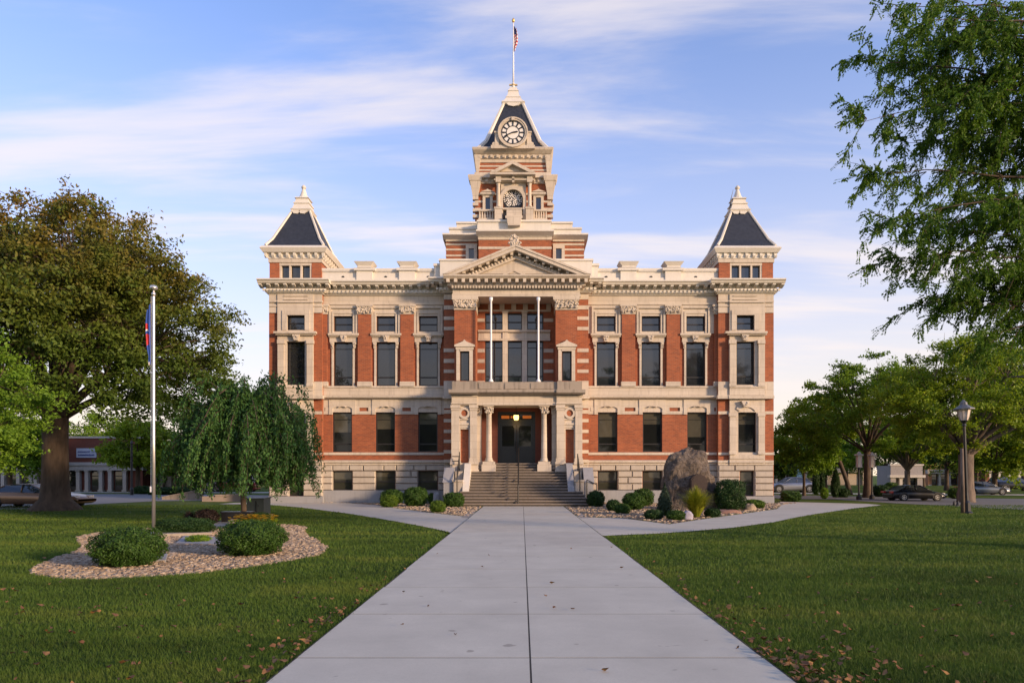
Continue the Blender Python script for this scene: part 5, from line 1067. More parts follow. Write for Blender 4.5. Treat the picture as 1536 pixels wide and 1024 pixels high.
# ------------------------------------------------------------------ shrubs
def bush(name, label, px0, py0, px1, py1, leaf, cat='shrub', group=None, dome=.0, pw=2.4, dens=1.0, depth=1.0, lsz=1.0, cone=0, ragged=.075):
    r = np.random.default_rng(int(px0*7+py0*3)); cx, Y = G((px0+px1)/2, py1); Y += .0; w = (px1-px0)*Y/2048; h = (py1-py0)*Y/1024*1.02; Yc_ = Y+w*depth*.75; sc = Yc_/Y; w *= sc; h *= sc; cx *= sc
    root = empty(name, (cx, Yc_, 0), label, cat, group)
    ls = max(.017, .62*Y/683)*lsz; area = 4*w*h+3*w*w; n = int(np.clip(dens*2.6*area/(ls*ls), 500, 20000))
    d = unit(r.normal(0, 1, (n, 3)))
    s = (np.abs(d)**pw).sum(1, keepdims=True)**(-1/pw); ph = np.arctan2(d[:, 1], d[:, 0]); lump = 1+ragged*(np.sin(ph*5+d[:, 2]*6+px0)+np.sin(ph*9-d[:, 2]*11)*.7)
    q = d*s*lump[:, None]*(1-.22*r.random((n, 1))**1.6+np.where(r.random((n, 1)) < .05, .09, 0)*r.random((n, 1))); zz = q[:, 2]*.5+.5
    if cone: k = np.clip((1-zz)*1.15+.06, 0, 1)**cone; q[:, :2] *= k[:, None]
    P = np.column_stack([q[:, 0]*w, q[:, 1]*w*depth, np.maximum(.01, zz*h)]); nrm = q*np.array([1/w, 1/(w*depth), 2/h])
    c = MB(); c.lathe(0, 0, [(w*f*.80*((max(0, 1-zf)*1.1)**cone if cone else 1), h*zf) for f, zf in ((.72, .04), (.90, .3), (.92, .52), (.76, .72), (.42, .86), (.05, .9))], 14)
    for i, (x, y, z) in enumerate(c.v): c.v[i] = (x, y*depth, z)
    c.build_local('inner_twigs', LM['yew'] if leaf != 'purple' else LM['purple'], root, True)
    N = unit(unit(nrm)*.8+r.normal(0, .6, (n, 3))); a = r.normal(0, 1, (n, 3)); U = unit(a-N*(a*N).sum(1, keepdims=True)); V_ = np.cross(N, U); S = (ls*r.uniform(.6, 1.4, n))[:, None]
    np_mesh('foliage', np.stack([P-U*S, P-V_*S*.55, P+U*S, P+V_*S*.55], 1).reshape(-1, 3), 4, LM[leaf], root)
    return root
GB = 'clipped shrubs in the left bed before the courthouse'; GR_ = 'shrubs in the right bed before the courthouse'
bush('boxwood', 'large round dark green bush left of the flagpole foot in the island bed', 145, 797, 240, 853, 'box', ragged=.085)
bush('boxwood', 'large round bright green bush in front of the yellow flowers', 332, 786, 424, 836, 'box', ragged=.085, lsz=1.1)
bush('low_hedge', 'low dark hedge just right of the flagpole foot', 234, 779, 318, 803, 'yew', pw=3.2, depth=.5)
bush('purple_shrub', 'dark purple leaved bush behind the low hedge', 294, 765, 326, 788, 'purple', ragged=.09)
bush('purple_shrub', 'small wispy dark bush left of the larger purple bush', 276, 768, 291, 787, 'purple', ragged=.14, dens=.5)
bush('boxwood', 'small dark bush at the foot of the green utility box', 376, 770, 407, 787, 'yew', ragged=.1)
bush('ground_juniper', 'little flat green plant on the grey slab in the island bed', 281, 804, 313, 815, 'mid', ragged=.15, dens=.7)
for lab, *b in (('yellowish round bush at the front left of the left bed', 571, 743, 597, 761, 'boxlight'), ('wide bush behind the yellowish bush in the left bed', 571, 735.5, 605, 756.5, 'box'), ('biggest round dark bush of the left bed', 606, 732, 641, 760, 'box'),
               ('upper ball of a tall narrow bush left of the steps', 641, 731, 656, 752, 'boxlight'), ('lower dark ball before the tall narrow bush', 642, 740, 654, 756, 'box'), ('small round bush nearest the walk in the left bed', 645, 751.5, 668, 769, 'boxlight'), ('square clipped dark bush at the left end of the steps', 666, 740, 695, 761, 'box'),
               ('low wide bush at the left corner bay', 461, 740, 491, 752.5, 'boxlight'), ('small ball bush below the first cellar window', 502, 736.5, 514.5, 751, 'box'), ('flat dark bush right of the small ball bush', 515, 737, 541, 748, 'box'), ('dark bush under the second cellar window', 541.5, 732, 558, 746, 'yew'), ('pale bush under the tips of the weeping tree', 436, 735, 462, 751.5, 'boxlight'), ('green bush under the third cellar window', 585, 731, 604, 744, 'yew')):
    bush('boxwood', lab, *b, group=GB, pw=3.6 if 'square' in lab else 2.5)
for lab, *b in (('dark ball bush at the right end of the steps', 881, 737, 906.5, 760.5, 'yew'), ('wide dark bush with yellow tips beside the pale stone', 907, 725.5, 947.5, 747, 'yew'), ('dark round bush in the middle of the right bed', 934, 740, 967, 765, 'box'), ('round bush behind the middle bush of the right bed', 949, 734, 980, 759, 'box'),
               ('small dark bush before the middle bush', 910, 750, 930, 767, 'yew'), ('small lighter green bush nearest the walk on the right', 922, 756, 945, 771, 'box'), ('dark low bush at the foot of the blue conifer', 967, 765, 994, 780, 'yew'), ('flat green bush left of the lilac stone', 1000, 766, 1027, 781, 'box'),
               ('tall dark rectangular bush right of the boulder', 1075, 722, 1115, 766, 'yew'), ('loose olive bush before the right corner window', 1111, 725, 1146, 753.5, 'mid'), ('low flat bush behind the small boulder', 1114, 750, 1146, 763, 'boxlight'), ('low green bush at the right foot of the boulder', 1057, 763, 1080, 776, 'yew')):
    bush('boxwood', lab, *b, group=GR_, pw=4 if 'rectangular' in lab else 2.4, ragged=.14 if 'loose' in lab else .075)
bush('columnar_shrub', 'narrow upright bush left of the boulder', 973, 720, 986, 745, 'box', pw=3, group=GR_)
bush('conifer', 'small blue green conifer left before the boulder', 985, 729, 1009, 774, 'blue', cone=.75, ragged=.14, lsz=1.3)
bush('hedge', 'clipped box hedge at the right corner of the courthouse', 1173, 738, 1199, 752, 'box', pw=4, group='hedges beyond the right lawn')
for lab, *b in (('left one of the two dark cone shrubs standing together', 1218, 702, 1230, 742), ('slimmer cone shrub right of its twin', 1229, 704, 1238, 742), ('single tall cone shrub beside the leaning tree', 1246, 702, 1261, 746)):
    bush('cone_shrub', lab, *b, 'yew', group='cone shaped evergreens', cone=.55)
for lab, *b in (('small pointed bush below the cone shrubs', 1231, 732, 1242, 748, 'mid'), ('dark round bush right of the single cone shrub', 1256, 733, 1274, 746, 'yew'), ('long dark bush behind the right lamp of the pair', 1309, 728, 1334, 745, 'yew'), ('round dark bush before the pale grey shop', 1326, 724, 1347, 743, 'dark'), ('dark bush behind the traffic cones', 1424, 732, 1446, 748, 'dark'), ('wide hedge behind the silver car', 1460, 729, 1494, 741, 'dark')):
    bush('hedge', lab, *b, group='hedges beyond the right lawn')
for lab, *b in (('dark hedge before the pale shop on the left', 202, 729, 225, 741, 'yew'), ('long dark hedge beyond the left street', 238, 731, 300, 742, 'yew'), ('green hedge behind the left flagpole', 222, 731, 240, 742, 'box')):
    bush('hedge', lab, *b, group='hedges along the left street', depth=.5, pw=3.5)
# ornamental grass
def straw(px0, py0, px1, py1):
    r = np.random.default_rng(3); cx, Y = G((px0+px1)/2, py1-3); root = empty('ornamental_grass', (cx, Y, 0), 'tall yellow green ornamental grass before the boulder', 'ornamental grass'); n = 1100
    a = r.uniform(0, 6.28, n); s = r.random(n)**.6; h = 1.28*r.uniform(.55, 1, n)*(1-.25*s); w = .72*s; V = []
    x, y = np.cos(a), np.sin(a); b0 = np.column_stack([x*.1*s, y*.1*s, 0*s]); t1 = np.column_stack([x*w*.5, y*w*.5, h*.72]); t2 = np.column_stack([x*w*1.15, y*w*1.15, h*(1.04-.42*s*r.random(n))]); d = np.column_stack([-y, x, 0*x])*.013
    V = np.concatenate([np.stack([b0-d, b0+d, t1+d, t1-d], 1), np.stack([t1-d, t1+d, t2+d*.2, t2-d*.2], 1)]).reshape(-1, 3)
    np_mesh('blades', V, 4, LM['straw'], root)
    c = MB(); c.lathe(0, 0, [(.1, 0), (.2, .3), (.08, .5)], 8); c.build_local('root_tuft', LM['straw'], root)
straw(1028, 735, 1061, 779)
# yellow flowers
def flowers():
    r = np.random.default_rng(13); x0, Y = G(381, 794); root = empty('flower_clump', (x0, Y, 0), 'row of yellow flowers behind the bright green round bush', 'flowers'); n = 260
    Pp = np.column_stack([r.uniform(-.62, .62, n), r.uniform(-.25, .3, n), r.uniform(.22, .45, n)]); V = []
    for p in Pp:
        for k in range(6):
            a = k*1.047+p[0]*9; c, s = math.cos(a), math.sin(a); q = .034; V.append([p, p+[c*q-s*q*.4, s*q+c*q*.4, .012], p+[c*q*1.6, s*q*1.6, .006], p+[c*q+s*q*.4, s*q-c*q*.4, .012]])
    np_mesh('petals', np.array(V), 4, plain('yellow_petal', (.85, .5, .02), .6, .3, 14), root)
    q = np.column_stack([r.uniform(-.66, .66, 1400), r.uniform(-.3, .34, 1400), r.uniform(.01, .3, 1400)]); np_mesh('foliage', leaf_quads(q, .03, .5, r), 4, LM['mid'], root)
flowers()
# ================================================================== stones, poles, lamps, cars, far buildings
def rock(name, label, loc, dims, mat_, seed, n1=10, n2=18, rough=.12, cat='boulder', power=1.0, parent_only=False):
    r = random.Random(seed); k = MB(); a = [r.uniform(0, 6.28) for _ in range(8)]
    rows = []
    for i in range(n1+1):
        th = math.pi/2*i/n1; z = math.sin(th)**power; rr = math.cos(th)**.55
        rows.append([(rr*(1+rough*(math.sin(3*p+a[0]+z*4)+.6*math.sin(7*p+a[1]-z*7)+.4*math.sin(13*p+a[2]+z*11)))*math.cos(p)*dims[0], rr*(1+rough*(math.sin(2*p+a[3]+z*3)+.5*math.sin(5*p+a[4])))*math.sin(p)*dims[1], z*dims[2]*(1+rough*.5*math.sin(2*p+a[5]))) for p in [2*math.pi*j/n2 for j in range(n2)]])
    k.v = [q for row in rows for q in row]
    for i in range(n1):
        for j in range(n2): k.f.append((i*n2+j, i*n2+(j+1) % n2, (i+1)*n2+(j+1) % n2, (i+1)*n2+j)); k.m.append(0)
    k.f.append(tuple(n1*n2+j for j in range(n2))); k.m.append(0)
    root = empty(name, loc, label, cat) if parent_only else None
    o = k.build_local('stone' if parent_only else name, mat_, root, True)
    if not parent_only: o.location = loc; tag(o, label, cat)
    return root or o
m, n_, l_, b_ = node_mat('boulder'); tc_ = n_.new('ShaderNodeTexCoord').outputs['Object']
f1 = noise(n_, l_, tc_, 1.6, 7, .65, 1.4); f2 = noise(n_, l_, tc_, 2.6, 6, .65, 1.6); f3 = noise(n_, l_, tc_, 16, 5, .7)
c_ = ramp(n_, l_, f1, [(.3, (.06, .046, .035)), (.5, (.13, .10, .076)), (.7, (.22, .18, .145))])
c_ = mixc(n_, l_, ramp(n_, l_, f2, [(.55, (0,)*3), (.72, (.55,)*3)]), c_, (.28, .24, .20)); c_ = mixc(n_, l_, ramp(n_, l_, f3, [(.3, (.6,)*3), (.5, (0,)*3)]), c_, (.06, .045, .035))
l_.new(c_, b_.inputs['Base Color']); b_.inputs['Roughness'].default_value = .9; bump(n_, l_, b_, f2, 1.0, .25); M['boulder'] = m
def big_boulder():
    x, Y = G(1037, 765); Yc2 = Y+.9; s = Yc2/1024
    root = empty('boulder', (X(1037, Yc2), Yc2, 0), 'big brown boulder monument with a dark plaque in the right bed', 'boulder'); r = random.Random(4); k = MB()
    prof = [(0, -43, 44), (20, -44, 41), (40, -43, 34), (55, -42, 29), (65, -40, 27), (73, -36, 24), (80, -33, 22), (86, -25, 17), (89.5, -15, 9), (91, -7, 2)]    # height, left, right in photo px
    rows = []; ns = 40
    for i, (h, l, rr) in enumerate(prof):
        for sub in ((0, .5) if i < len(prof)-1 else (0,)):
            if sub: h2, l2, r2 = [(p+q)/2 for p, q in zip(prof[i], prof[i+1])]
            else: h2, l2, r2 = h, l, rr
            cxx, wx = (l2+r2)/2*s, (r2-l2)/2*s; wy = wx*.62; row = []
            for j in range(ns):
                p = 2*math.pi*j/ns; z = h2*s
                d = 1+.035*math.sin(4*p+z*3)+.03*math.sin(9*p-z*5)+.022*math.sin(15*p+z*9)
                cc, ss = math.cos(p), math.sin(p); e = .8
                row.append((cxx+wx*d*math.copysign(abs(cc)**e, cc), wy*d*math.copysign(abs(ss)**e, ss), z+.03*math.sin(6*p+i)))
            rows.append(row)
    k.v = [q for w_ in rows for q in w_]
    for i in range(len(rows)-1):
        for j in range(ns): k.f.append((i*ns+j, i*ns+(j+1) % ns, (i+1)*ns+(j+1) % ns, (i+1)*ns+j)); k.m.append(0)
    k.f.append(tuple((len(rows)-1)*ns+j for j in range(ns))); k.m.append(0)
    so = k.build_local('stone', M['boulder'], root, True); q = so.modifiers.new('sub', 'SUBSURF'); q.levels = q.render_levels = 2
    tx = bpy.data.textures.new('rock_relief', 'CLOUDS'); tx.noise_scale = .55; tx.noise_depth = 4; dm = so.modifiers.new('relief', 'DISPLACE'); dm.texture = tx; dm.strength = .36; dm.mid_level = .5
    p = MB(); yf = -1.05; q = lambda a, b: (a*s, b*s)
    p.prism([q(-9, 20), q(15, 20), q(15, 45), q(11, 50), q(3, 53), q(-5, 50), q(-9, 45)], yf, yf+.5)
    p.prism([q(-7.5, 22), q(13.5, 22), q(13.5, 44), q(10, 48.5), q(3, 51), q(-4, 48.5), q(-7.5, 44)], yf-.02, yf-.001)
    for i in range(8):
        p.box(q(-5.5+.5*(i % 3), 0)[0], q(11-(i % 2)*2, 0)[0], yf-.028, yf-.02, q(0, 25.5+i*2.6)[1], q(0, 26.4+i*2.6)[1])
    p.build_local('plaque', plain('bronze_plaque', (.055, .038, .032), .45, .25, 12, metal=.3), root)
big_boulder()
M['lilac'] = plain('lilac_stone', (.30, .285, .35), .8, .25, 9, bmp=.4); M['pale'] = plain('pale_stone', (.50, .44, .38), .85, .2, 7, bmp=.4); M['tanrock'] = plain('tan_rock', (.30, .23, .16), .9, .3, 7, bmp=.5)
rock('rock', 'small lilac white stone left of the ornamental grass', (*G(1031, 779), 0), (.2, .16, .32), M['lilac'], 2, cat='stone')
rock('rock', 'upright pale stone near the right end of the steps', (*G(901, 747), 0), (.24, .2, .68), M['pale'], 5, cat='stone')
rock('rock', 'small tan boulder at the right end of the mulch bed', (*G(1125, 765), 0), (.26, .22, .3), M['tanrock'], 7, cat='stone')
rock('rock', 'flat reddish stone beside the foot of the boulder', (*G(1093, 770), 0), (.55, .3, .17), plain('red_stone', (.24, .13, .09), .9, .3, 6), 9, cat='stone')
rock('rock', 'grey boulder in the left bed behind the biggest bush', (*G(634, 750), 0), (.42, .3, .78), M['weather'], 12, cat='stone')
rock('rock', 'pale stone standing between bush and steps on the left', (*G(655, 757), 0), (.2, .16, .66), M['greystone'], 14, cat='stone')
rock('rock', 'dark rounded stone at the foot of the weeping tree', (*G(352, 789), 0), (.22, .2, .22), M['weather'], 15, cat='stone')
# slabs of the island bed
def slab(name, label, pts, h, mt, cat='slab'):
    k = MB(); k.add([(x, y, 0) for x, y in pts]+[(x, y, h) for x, y in pts], [tuple(range(len(pts)))[::-1], tuple(range(len(pts), 2*len(pts)))]+[(i, (i+1) % len(pts), len(pts)+(i+1) % len(pts), len(pts)+i) for i in range(len(pts))])
    tag(k.build(name, mt, bevel=.015), label, cat)
slab('stone_slab', 'flat grey slab with the little plant in the island bed', [G(264, 816), G(330, 818), G(338, 808), G(276, 805.5)], .05, M['greystone'])
slab('stone_slab', 'small grey slab beside the round dark bush', [G(232, 843), G(249, 843), G(252, 833), G(236, 833)], .05, M['greystone'])
slab('stone_edging', 'long grey stone edging right of the flagpole foot', [G(228, 806), G(318, 803), G(318, 799.5), G(228, 801.5)], .09, M['weather'], 'edging')
slab('stone_slab', 'light grey slab lying before the black bench', [G(318, 790), G(352, 791), G(356, 784), G(330, 783)], .07, M['greystone'])
k = MB(); a = G(332, 786); b = G(375, 786); k.box(a[0], b[0], a[1], a[1]+.35, .06, .36); k.box(a[0]-.03, b[0]+.03, a[1]-.03, a[1]+.38, .36, .41)
for x in (a[0]+.1, b[0]-.1): k.box(x-.06, x+.06, a[1]+.03, a[1]+.3, 0, .06)
tag(k.build('stone_bench', plain('black_granite', (.012, .012, .014), .35, .3, 20)), 'low black granite bench behind the weeping tree trunk', 'bench')
UB = empty('utility_box', (X(384, 26), 26, 0), 'grey green metal utility box right of the weeping tree trunk', 'utility box')
M['ubox'] = plain('green_enamel', (.075, .085, .075), .5, .12)
k = MB(); x = UB.location.x; k.box(x-.36, x+.30, 26, 26.7, .06, .7); k.prof([(25.96, .7), (26.74, .7), (26.74, .75), (25.96, .72)], x-.39, x+.33); k.build('cabinet', M['ubox'], UB, bevel=.012)
k = MB(); k.box(x-.42, x+.36, 25.92, 26.78, 0, .06); k.build('concrete_pad', M['bedgrey'], UB)
k = MB(); k.box(x-.02, x+.01, 25.975, 26.0, .2, .62); k.tube([(x+.1, 25.97, .48), (x+.1, 25.97, .38)], .014, 6); k.build('door_latch', M['black'], UB)
# left flagpole and its flag
fx, fy = G(230.5, 803); ft = Z(438, fy)
FP = empty('flagpole', (fx, fy, 0), 'tall silver flagpole in the island bed on the left lawn', 'flagpole')
M['alu'] = plain('brushed_aluminium', (.62, .60, .58), .35, .06, 3, metal=.85)
k = MB(); k.lathe(fx, fy, [(.044, 0), (.043, 2.5), (.035, ft-.12), (.034, ft-.1)], 12); k.build('pole', M['alu'], FP, True)
k = MB(); k.lathe(fx, fy, [(.12, 0), (.12, .03), (.07, .09), (.058, .11)], 12); k.build('base_collar', M['alu'], FP)
k = MB(); k.lathe(fx, fy, [(.05, ft-.1), (.05, ft-.03), (.02, ft), (.02, ft+.05), (.095, ft+.08), (.1, ft+.12), (.07, ft+.17), (.0, ft+.19)], 14); k.build('cap', M['alu'], FP, True)
k = MB(); k.tube([(fx-.065, fy, ft-.1), (fx-.07, fy, 1.2)], .006, 4); k.box(fx-.09, fx-.04, fy-.02, fy+.02, 1.15, 1.3); k.build('halyard', M['post'], FP)
hang_flag('flag', 'limp blue and red flag hanging on the silver flagpole', fx-.045, fy, Z(455, fy), Z(546, fy), .15, [plain('blue_cloth', (.015, .06, .30), .75, .2), M['red'], M['cloth']],
          lambda u_, v_: 1 if (.28 < v_ < .38 and u_ > .35) or (.46 < v_ < .68 and u_ > .2) else (2 if (.38 <= v_ < .42 or .95 < v_) and u_ > .3 else 0), 2.2, -1, .05)
# lamp posts
def lamp(label, px, py, H, style, group=None, lean=0):
    x, Y = G(px, py); root = empty('lamp_post', (x, Y, 0), label, 'lamp post', group); k = MB()
    if style == 'big':
        k.lathe(0, 0, [(.2, 0), (.2, .05), (.14, .1), (.13, .45), (.08, .55), (.058, .9), (.05, H-1.0), (.085, H-.98), (.06, H-.9), (.12, H-.8), (.16, H-.76)], 10); k.build_local('pole', M['black'], root)
        k = MB(); k.lathe(0, 0, [(.15, H-.76), (.2, H-.6), (.26, H-.3)], 8); k.build_local('glass_shade', M['lampglass'], root)
        k = MB()
        for i in range(8): a = math.pi*2*i/8; k.tube([(.155*math.cos(a), .155*math.sin(a), H-.77), (.27*math.cos(a), .27*math.sin(a), H-.29)], .012, 4)
        k.lathe(0, 0, [(.40, H-.32), (.40, H-.27), (.28, H-.22), (.15, H-.12), (.13, H-.02), (.06, H+.04), (.02, H+.1)], 8); k.build_local('cap', M['lampcap'], root)
    else:
        k.lathe(0, 0, [(.17, 0), (.17, .22), (.08, .3), (.055, .5), (.05, H-1.15), (.09, H-1.1), (.06, H-1.0)], 10); k.build_local('pole', M['black'], root)
        k = MB(); k.box(-.1, .1, -.1, .1, H-.98, H-.25); k.build_local('glass_shade', M['lampglass'], root)
        k = MB()
        for sx in (-1, 1):
            for sy in (-1, 1): k.box(sx*.12-.015, sx*.12+.015, sy*.12-.015, sy*.12+.015, H-1, H-.24)
        k.frus(0, 0, .15, .15, H-1.02, .15, .15, H-.99); k.frus(0, 0, .22, .22, H-.25, .2, .2, H-.18); k.frus(0, 0, .12, .12, H-.18, .03, .03, H); k.build_local('cap', M['lampcap2'], root)
    root.rotation_euler = (0, R(lean), 0); return root
M['lampglass'] = plain('frosted_glass', (.62, .52, .46), .4, .1); M['lampcap'] = plain('grey_lamp_cap', (.10, .105, .11), .4, .2); M['lampcap2'] = plain('silver_lamp_cap', (.42, .41, .4), .4, .2)
lamp('tall black lamp post with lantern head on the right lawn', 1451, 770, 4.62, 'big', lean=-2.0)
lamp('left lamp of the pair of square headed lamps', 1288.5, 749.5, 3.1, 'sq', 'pair of square headed lamps'); lamp('right lamp of the pair, on a thick square foot', 1308, 748.5, 3.1, 'sq', 'pair of square headed lamps')
x, Y = G(1444.5, 770); k = MB(); k.tube([(x, Y, 0), (x-.02, Y, 1.2), (x-.05, Y, 2.7)], [.085, .07, .06], 10); tag(k.build('wooden_post', M['bark2'], None, True), 'weathered wooden post beside the tall black lamp post', 'post')
x, Y = gx(197.5, 54), 54; k = MB(); k.lathe(x, Y, [(.14, 0), (.14, .5), (.09, .6), (.08, 4.0), (.11, 4.1), (.05, 4.3)], 8); tag(k.build('street_post', M['black']), 'dark street post before the red shop on the left', 'post')
for i, (px, py) in enumerate(((1431.5, 758), (1437, 758.3))):
    x, Y = G(px, py); root = empty('traffic_cone', (x, Y, 0), ('narrow dark cone on the right street, the left of two', 'wider dark cone on the right street beside the lamp post')[i], 'traffic cone', 'dark cones on the street')
    k = MB(); k.lathe(0, 0, [(.085+.02*i, .03), (.03, .26-.02*i), (.02, .27)], 10); k.build_local('cone', M['black'], root); k = MB(); k.box(-.11-.01*i, .11+.01*i, -.11, .11, 0, .03); k.build_local('foot', M['black'], root)
# low walls by the left street
k = MB(); k.box(X(303, 41), X(364, 41), 41, 41.3, 0, .32); k.box(X(322, 40.99), X(364.5, 40.99), 40.97, 41.32, .32, .42); k.prof([(40.96, .42), (41.33, .42), (41.33, .45), (40.96, .45)], X(340, 41), X(365, 41)); tag(k.build('concrete_wall', concrete('pink_concrete', (.33, .26, .22))), 'low pinkish concrete wall left of the weeping tree trunk', 'wall')
k = MB(); k.prism([(X(243, 44), 0), (X(303, 44), 0), (X(303, 44), .62), (X(243, 44), .14)], 44, 44.2); k.prism([(X(243, 44), .14), (X(303, 44), .62), (X(303, 44), .7), (X(243, 44), .2)], 43.95, 44.25); tag(k.build('ramp_wall', [M['weather']]), 'sloping ramp wall beyond the left flagpole', 'wall')
# cars
def paint(name, c):
    m, n, l, b = node_mat(name); b.inputs['Base Color'].default_value = (*c, 1); b.inputs['Metallic'].default_value = .55; b.inputs['Roughness'].default_value = .32; b.inputs['Coat Weight'].default_value = .15; b.inputs['Coat Roughness'].default_value = .06; return m
M['tyre'] = plain('tyre', (.014, .014, .014), .85, .2); M['rim'] = plain('alloy_rim', (.45, .44, .43), .35, .1, metal=.8); M['carglass'] = glass_mat('car_glass', (.015, .018, .02), .1); M['headlight'] = plain('headlight_lens', (.6, .6, .6), .2, .1); M['taillight'] = plain('taillight_lens', (.35, .02, .015), .3, .1)
def car(label, x, Y, L, H, Wd, mt, rot=0, kind='sedan', name='parked_car', group='cars parked along the streets'):
    root = empty(name, (x, Y, 0), label, 'car', group); gc, W2 = .15*H, Wd/2
    if kind == 'sedan': top = [(0, .42), (.02, .60), (.13, .67), (.27, .68), (.48, .66), (.70, .625), (.84, .57), (.95, .48), (1, .36)]; cab = [(.12, .675), (.25, .93), (.38, 1.0), (.52, .985), (.72, .62)]
    else: top = [(0, .40), (.01, .62), (.1, .66), (.3, .66), (.5, .65), (.72, .62), (.86, .57), (.96, .48), (1, .36)]; cab = [(.01, .66), (.06, .95), (.3, 1.0), (.55, .97), (.73, .62)]
    k = MB(); ns = len(top); rows = []
    for i, (f, z) in enumerate(top):
        e = 1-.16*abs(2*f-1)**5; w = W2*e; zt = z*H; lo = gc*(1.5 if f in (0, 1) else 1); xx = (f-.5)*L
        rows.append([(xx, -w*.9, lo), (xx, -w, lo+.12*H), (xx, -w, zt*.72), (xx, -w*.93, zt*.95), (xx, -w*.80, zt), (xx, w*.80, zt), (xx, w*.93, zt*.95), (xx, w, zt*.72), (xx, w, lo+.12*H), (xx, w*.9, lo)])
    k.v = [p for r_ in rows for p in r_]
    for i in range(ns-1):
        for j in range(10): k.f.append((i*10+j, (i+1)*10+j, (i+1)*10+(j+1) % 10, i*10+(j+1) % 10)); k.m.append(0)
    k.f += [tuple(range(10)), tuple(range(ns*10-1, ns*10-11, -1))]; k.m += [0, 0]
    tp = [(f, z) for f, z in cab if z > .8]                       # roof skin and pillars
    for (f0, z0), (f1, z1) in zip(tp, tp[1:]):
        a, b, q, s = (f0-.5)*L, (f1-.5)*L, z0*H, z1*H; w = W2*.66; k.hexa([(a, -w, q-.03), (b, -w, s-.03), (b, w, s-.03), (a, w, q-.03)], [(a, -w*.97, q+.012), (b, -w*.97, s+.012), (b, w*.97, s+.012), (a, w*.97, q+.012)])
    for sy in (-1, 1):
        for (p0, p1) in ((cab[0], cab[1]), (cab[-1], cab[-2]), ((.44, .66), (.43, .99))):
            k.tube([((p0[0]-.5)*L, sy*W2*.865, p0[1]*H), ((p1[0]-.5)*L, sy*W2*.67, p1[1]*H-.01)], .028, 5)
    k.build_local('body', mt, root, False); root.children[-1].data.polygons.foreach_set('use_smooth', [len(p.vertices) == 4 for p in root.children[-1].data.polygons])
    k = MB(); lo = [((f-.5)*L, z*H) for f, z in cab]; vs = []
    for (xx, z) in lo: wv = W2*(.86 if z < .8*H else .655); vs += [(xx, -wv, z-.005), (xx, wv, z-.005)]
    n = len(lo); k.add(vs, [tuple(2*i for i in range(n)), tuple(2*i+1 for i in range(n))[::-1], (0, 1, 2*n-1, 2*n-2)]+[(2*i, 2*i+2, 2*i+3, 2*i+1) for i in range(n-1)]); k.build_local('window_glass', M['carglass'], root)
    rw = .245*H if kind == 'sedan' else .22*H
    for fx_ in (.19, .81):
        for sy in (-1, 1):
            xx = (fx_-.5)*L; k = MB(); y0 = sy*(W2-.19); y1 = sy*(W2+.012); k.ydisc(xx, rw, min(y0, y1), max(y0, y1), rw, rw*.62, 20); wo = k.build_local('wheel', M['tyre'], root)
            k = MB(); k.ydisc(xx, rw, min(sy*(W2-.1), sy*(W2-.02)), max(sy*(W2-.1), sy*(W2-.02)), rw*.2, 0, 10); k.ydisc(xx, rw, min(sy*(W2-.06), sy*(W2+.003)), max(sy*(W2-.06), sy*(W2+.003)), rw*.64, rw*.54, 20)
            for s_ in range(5): a = s_*1.2566; k.prism([(xx+math.cos(a+d)*rr, rw+math.sin(a+d)*rr) for d, rr in ((-.35, rw*.15), (-.12, rw*.56), (.12, rw*.56), (.35, rw*.15))], min(sy*(W2-.05), sy*(W2-.008)), max(sy*(W2-.05), sy*(W2-.008)))
            ri = k.build_local('rim', M['rim'], wo)
            k = MB(); k.ydisc(xx, rw*1.02, min(sy*(W2-.3), sy*(W2+.004)), max(sy*(W2-.3), sy*(W2+.004)), rw*1.22, rw*1.02, 20, -12, 192); k.build_local('wheel_arch', M['black'], root)
    for nm, f, m_, z in (('headlight', .965, 'headlight', .455), ('taillight', .012, 'taillight', .56)):
        for sy in (-1, 1): k = MB(); xx = (f-.5)*L; k.box(xx-.07*L*.5, xx+.05, sy*W2*.58-.13, sy*W2*.58+.22*(1 if sy > 0 else .0)+.13*(sy < 0), z*H-.06, z*H+.05); k.build_local(nm, M[m_], root)
    root.rotation_euler = (0, 0, rot); return root
car('bronze sedan parked behind the trunk of the huge tree', X(57, 34.2), 34.2, 4.95, 1.15, 1.75, paint('bronze_paint', (.24, .15, .095)))
car('black sedan parked beyond the right lawn', X(1371, 42.5), 42.5, 3.3, .98, 1.5, paint('black_paint', (.012, .013, .015)))
car('silver grey car right of the broad tree trunk', X(1474, 55), 55, 3.6, 1.08, 1.5, paint('silver_paint', (.16, .18, .2)), R(-6))
car('dark van at the far right edge under the trees', X(1522, 68), 68, 4.4, 1.4, 1.7, paint('graphite_paint', (.025, .025, .027)), R(-4), 'van')
car('pale grey car behind the right corner of the courthouse', X(1186, 62), 62, 4.4, 1.4, 1.75, paint('white_paint', (.34, .35, .37)), R(180))
car('dark red car behind the low pinkish wall', X(352, 64), 64, 4.4, 1.45, 1.75, paint('red_paint', (.22, .035, .025)), R(180))
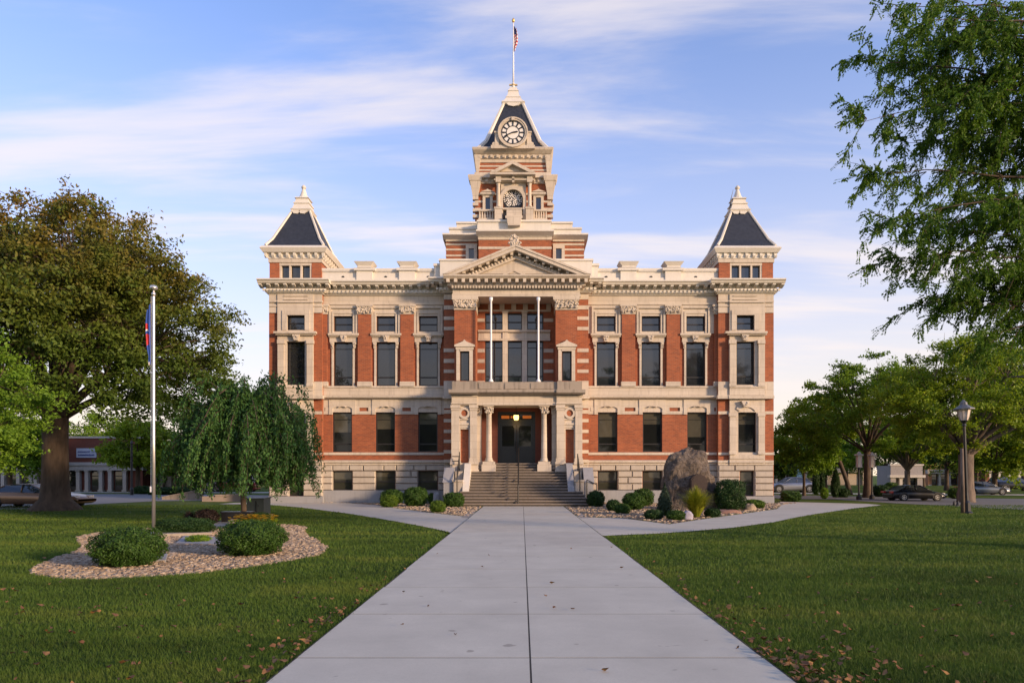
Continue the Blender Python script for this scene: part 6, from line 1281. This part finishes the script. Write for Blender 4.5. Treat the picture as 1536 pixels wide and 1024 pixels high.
# far buildings
M['trim'] = plain('grey_white_trim', (.42, .39, .36), .7, .15); M['shopdark'] = glass_mat('shop_glass', (.012, .013, .014), .07)
def shop(name, label, px0, px1, Y, ptop, wallm, cols, sign=None, band=(693, 705), dep=10):
    xa, xb = X(px0, Y), X(px1, Y); root = empty(name, ((xa+xb)/2, Y, 0), label, 'building'); H = Z(ptop, Y)
    zb0, zb1 = Z(band[1], Y), Z(band[0], Y)
    k = MB(); k.box(xa, xb, Y, Y+dep, zb1, H); k.box(xa, xb, Y+.5, Y+dep, 0, zb1-.002); k.box(xa, xa+.6, Y+.003, Y+.5, 0, zb0); k.box(xb-.6, xb, Y+.003, Y+.5, 0, zb0); k.build('wall', wallm, root)
    k = MB(); k.box(xa-.1, xb+.1, Y-.1, Y+.49, zb0, zb1-.004); k.box(xa-.2, xb+.2, Y-.25, Y-.1, zb1-.3, zb1); k.box(xa-.1, xb+.1, Y-.08, Y+.4, H, H+.18); k.build('cornice', M['trim'], root)
    for c in cols: k = MB(); x = X(c, Y); k.box(x-.17, x+.17, Y+.05, Y+.4, .15, zb0); k.box(x-.24, x+.24, Y, Y+.45, 0, .15); k.box(x-.23, x+.23, Y, Y+.45, zb0-.15, zb0-.002); k.build('pillar', M['trim'], root)
    for a, b in zip(cols, cols[1:]):
        x0, x1 = X(a, Y)+.3, X(b, Y)-.3
        if x1-x0 < .5: continue
        k = MB(); k.box(x0, x1, Y+.40, Y+.49, .1, zb0-.05); w = k.build('window', M['black'], root); k = MB(); k.box(x0+.08, x1-.08, Y+.37, Y+.395, .5, zb0-.6); k.box(x0+.08, x1-.08, Y+.37, Y+.395, zb0-.52, zb0-.13); k.build('pane', M['shopdark'], w)
    if sign:
        s0, s1, q0, q1 = sign; Ys2 = Y-.12; k = MB(); k.pb(Ys2, s0, q0, s1, q1, .1); so = k.build('sign_board', plain('blue_white_board', (.40, .43, .52), .6, .1), root)
        r = random.Random(6); k = MB()
        for (ya, yb, x0, x1) in ((676.0, 678.4, s0+2, s0+20), (677.2, 678.2, s0+23, s1-2.5), (680.7, 683.6, s0+2.5, s1-2.5)):
            x = x0
            while x < x1:
                w_ = r.uniform(.5, 1.1); h0 = r.uniform(0, .7); k.pb(Ys2-.012, x, ya+h0, min(x+w_, x1), yb, .010)
                if r.random() < .6: k.pb(Ys2-.013, x, ya+h0, min(x+w_+.9, x1), ya+h0+.6, .010)
                x += w_+r.uniform(.3, .7)
        k.build('lettering', M['navy'], so)
    return root
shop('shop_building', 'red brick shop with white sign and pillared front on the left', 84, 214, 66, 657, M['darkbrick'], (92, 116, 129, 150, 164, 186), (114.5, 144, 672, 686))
shop('shop_building', 'low pale shop with columns between the post and the weeping tree', 216, 330, 68, 690, M['trim'], (219, 232, 241, 254, 271, 290, 310))
shop('shop_building', 'tan shop front with arched windows at the far left', -60, 82, 70, 668, plain('tan_stucco', (.24, .17, .125), .9, .2), (-30, -5, 3, 26, 45, 52, 66))
shop('shop_building', 'low pale grey shop behind the black car', 1336, 1384, 78, 698, plain('white_stucco', (.27, .25, .25), .9, .15), (1340, 1352, 1380), band=(712, 716), dep=3)
shop('shop_building', 'orange brick building far behind the broad tree', 1392, 1470, 104, 694, plain('orange_stucco', (.34, .16, .08), .9, .2), (1395, 1410, 1425, 1440, 1455, 1467), band=(704, 710))
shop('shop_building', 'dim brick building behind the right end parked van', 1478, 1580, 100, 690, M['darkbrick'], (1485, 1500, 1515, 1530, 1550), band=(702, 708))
shop('shop_building', 'beige building seen between trees right of the courthouse', 1130, 1300, 108, 690, plain('beige_stucco', (.35, .29, .22), .9, .2), (1165, 1180, 1195, 1210, 1225, 1240), band=(702, 708))
BN = empty('street_banner', (X(1199, 66), 66, 0), 'light blue banner on a pole behind the right corner of the courthouse', 'banner'); k = MB(); x = BN.location.x; k.lathe(x-.3, 66, [(.05, 0), (.04, 2.6)], 6); k.build('pole', M['black'], BN)
k = MB(); k.prism([(x-.24, .55), (x+.2, .5), (x+.28, 1.5), (x+.05, 2.4), (x-.24, 2.5)], 66, 66.03); k.build('cloth', plain('light_blue_cloth', (.25, .45, .62), .8, .1), BN)
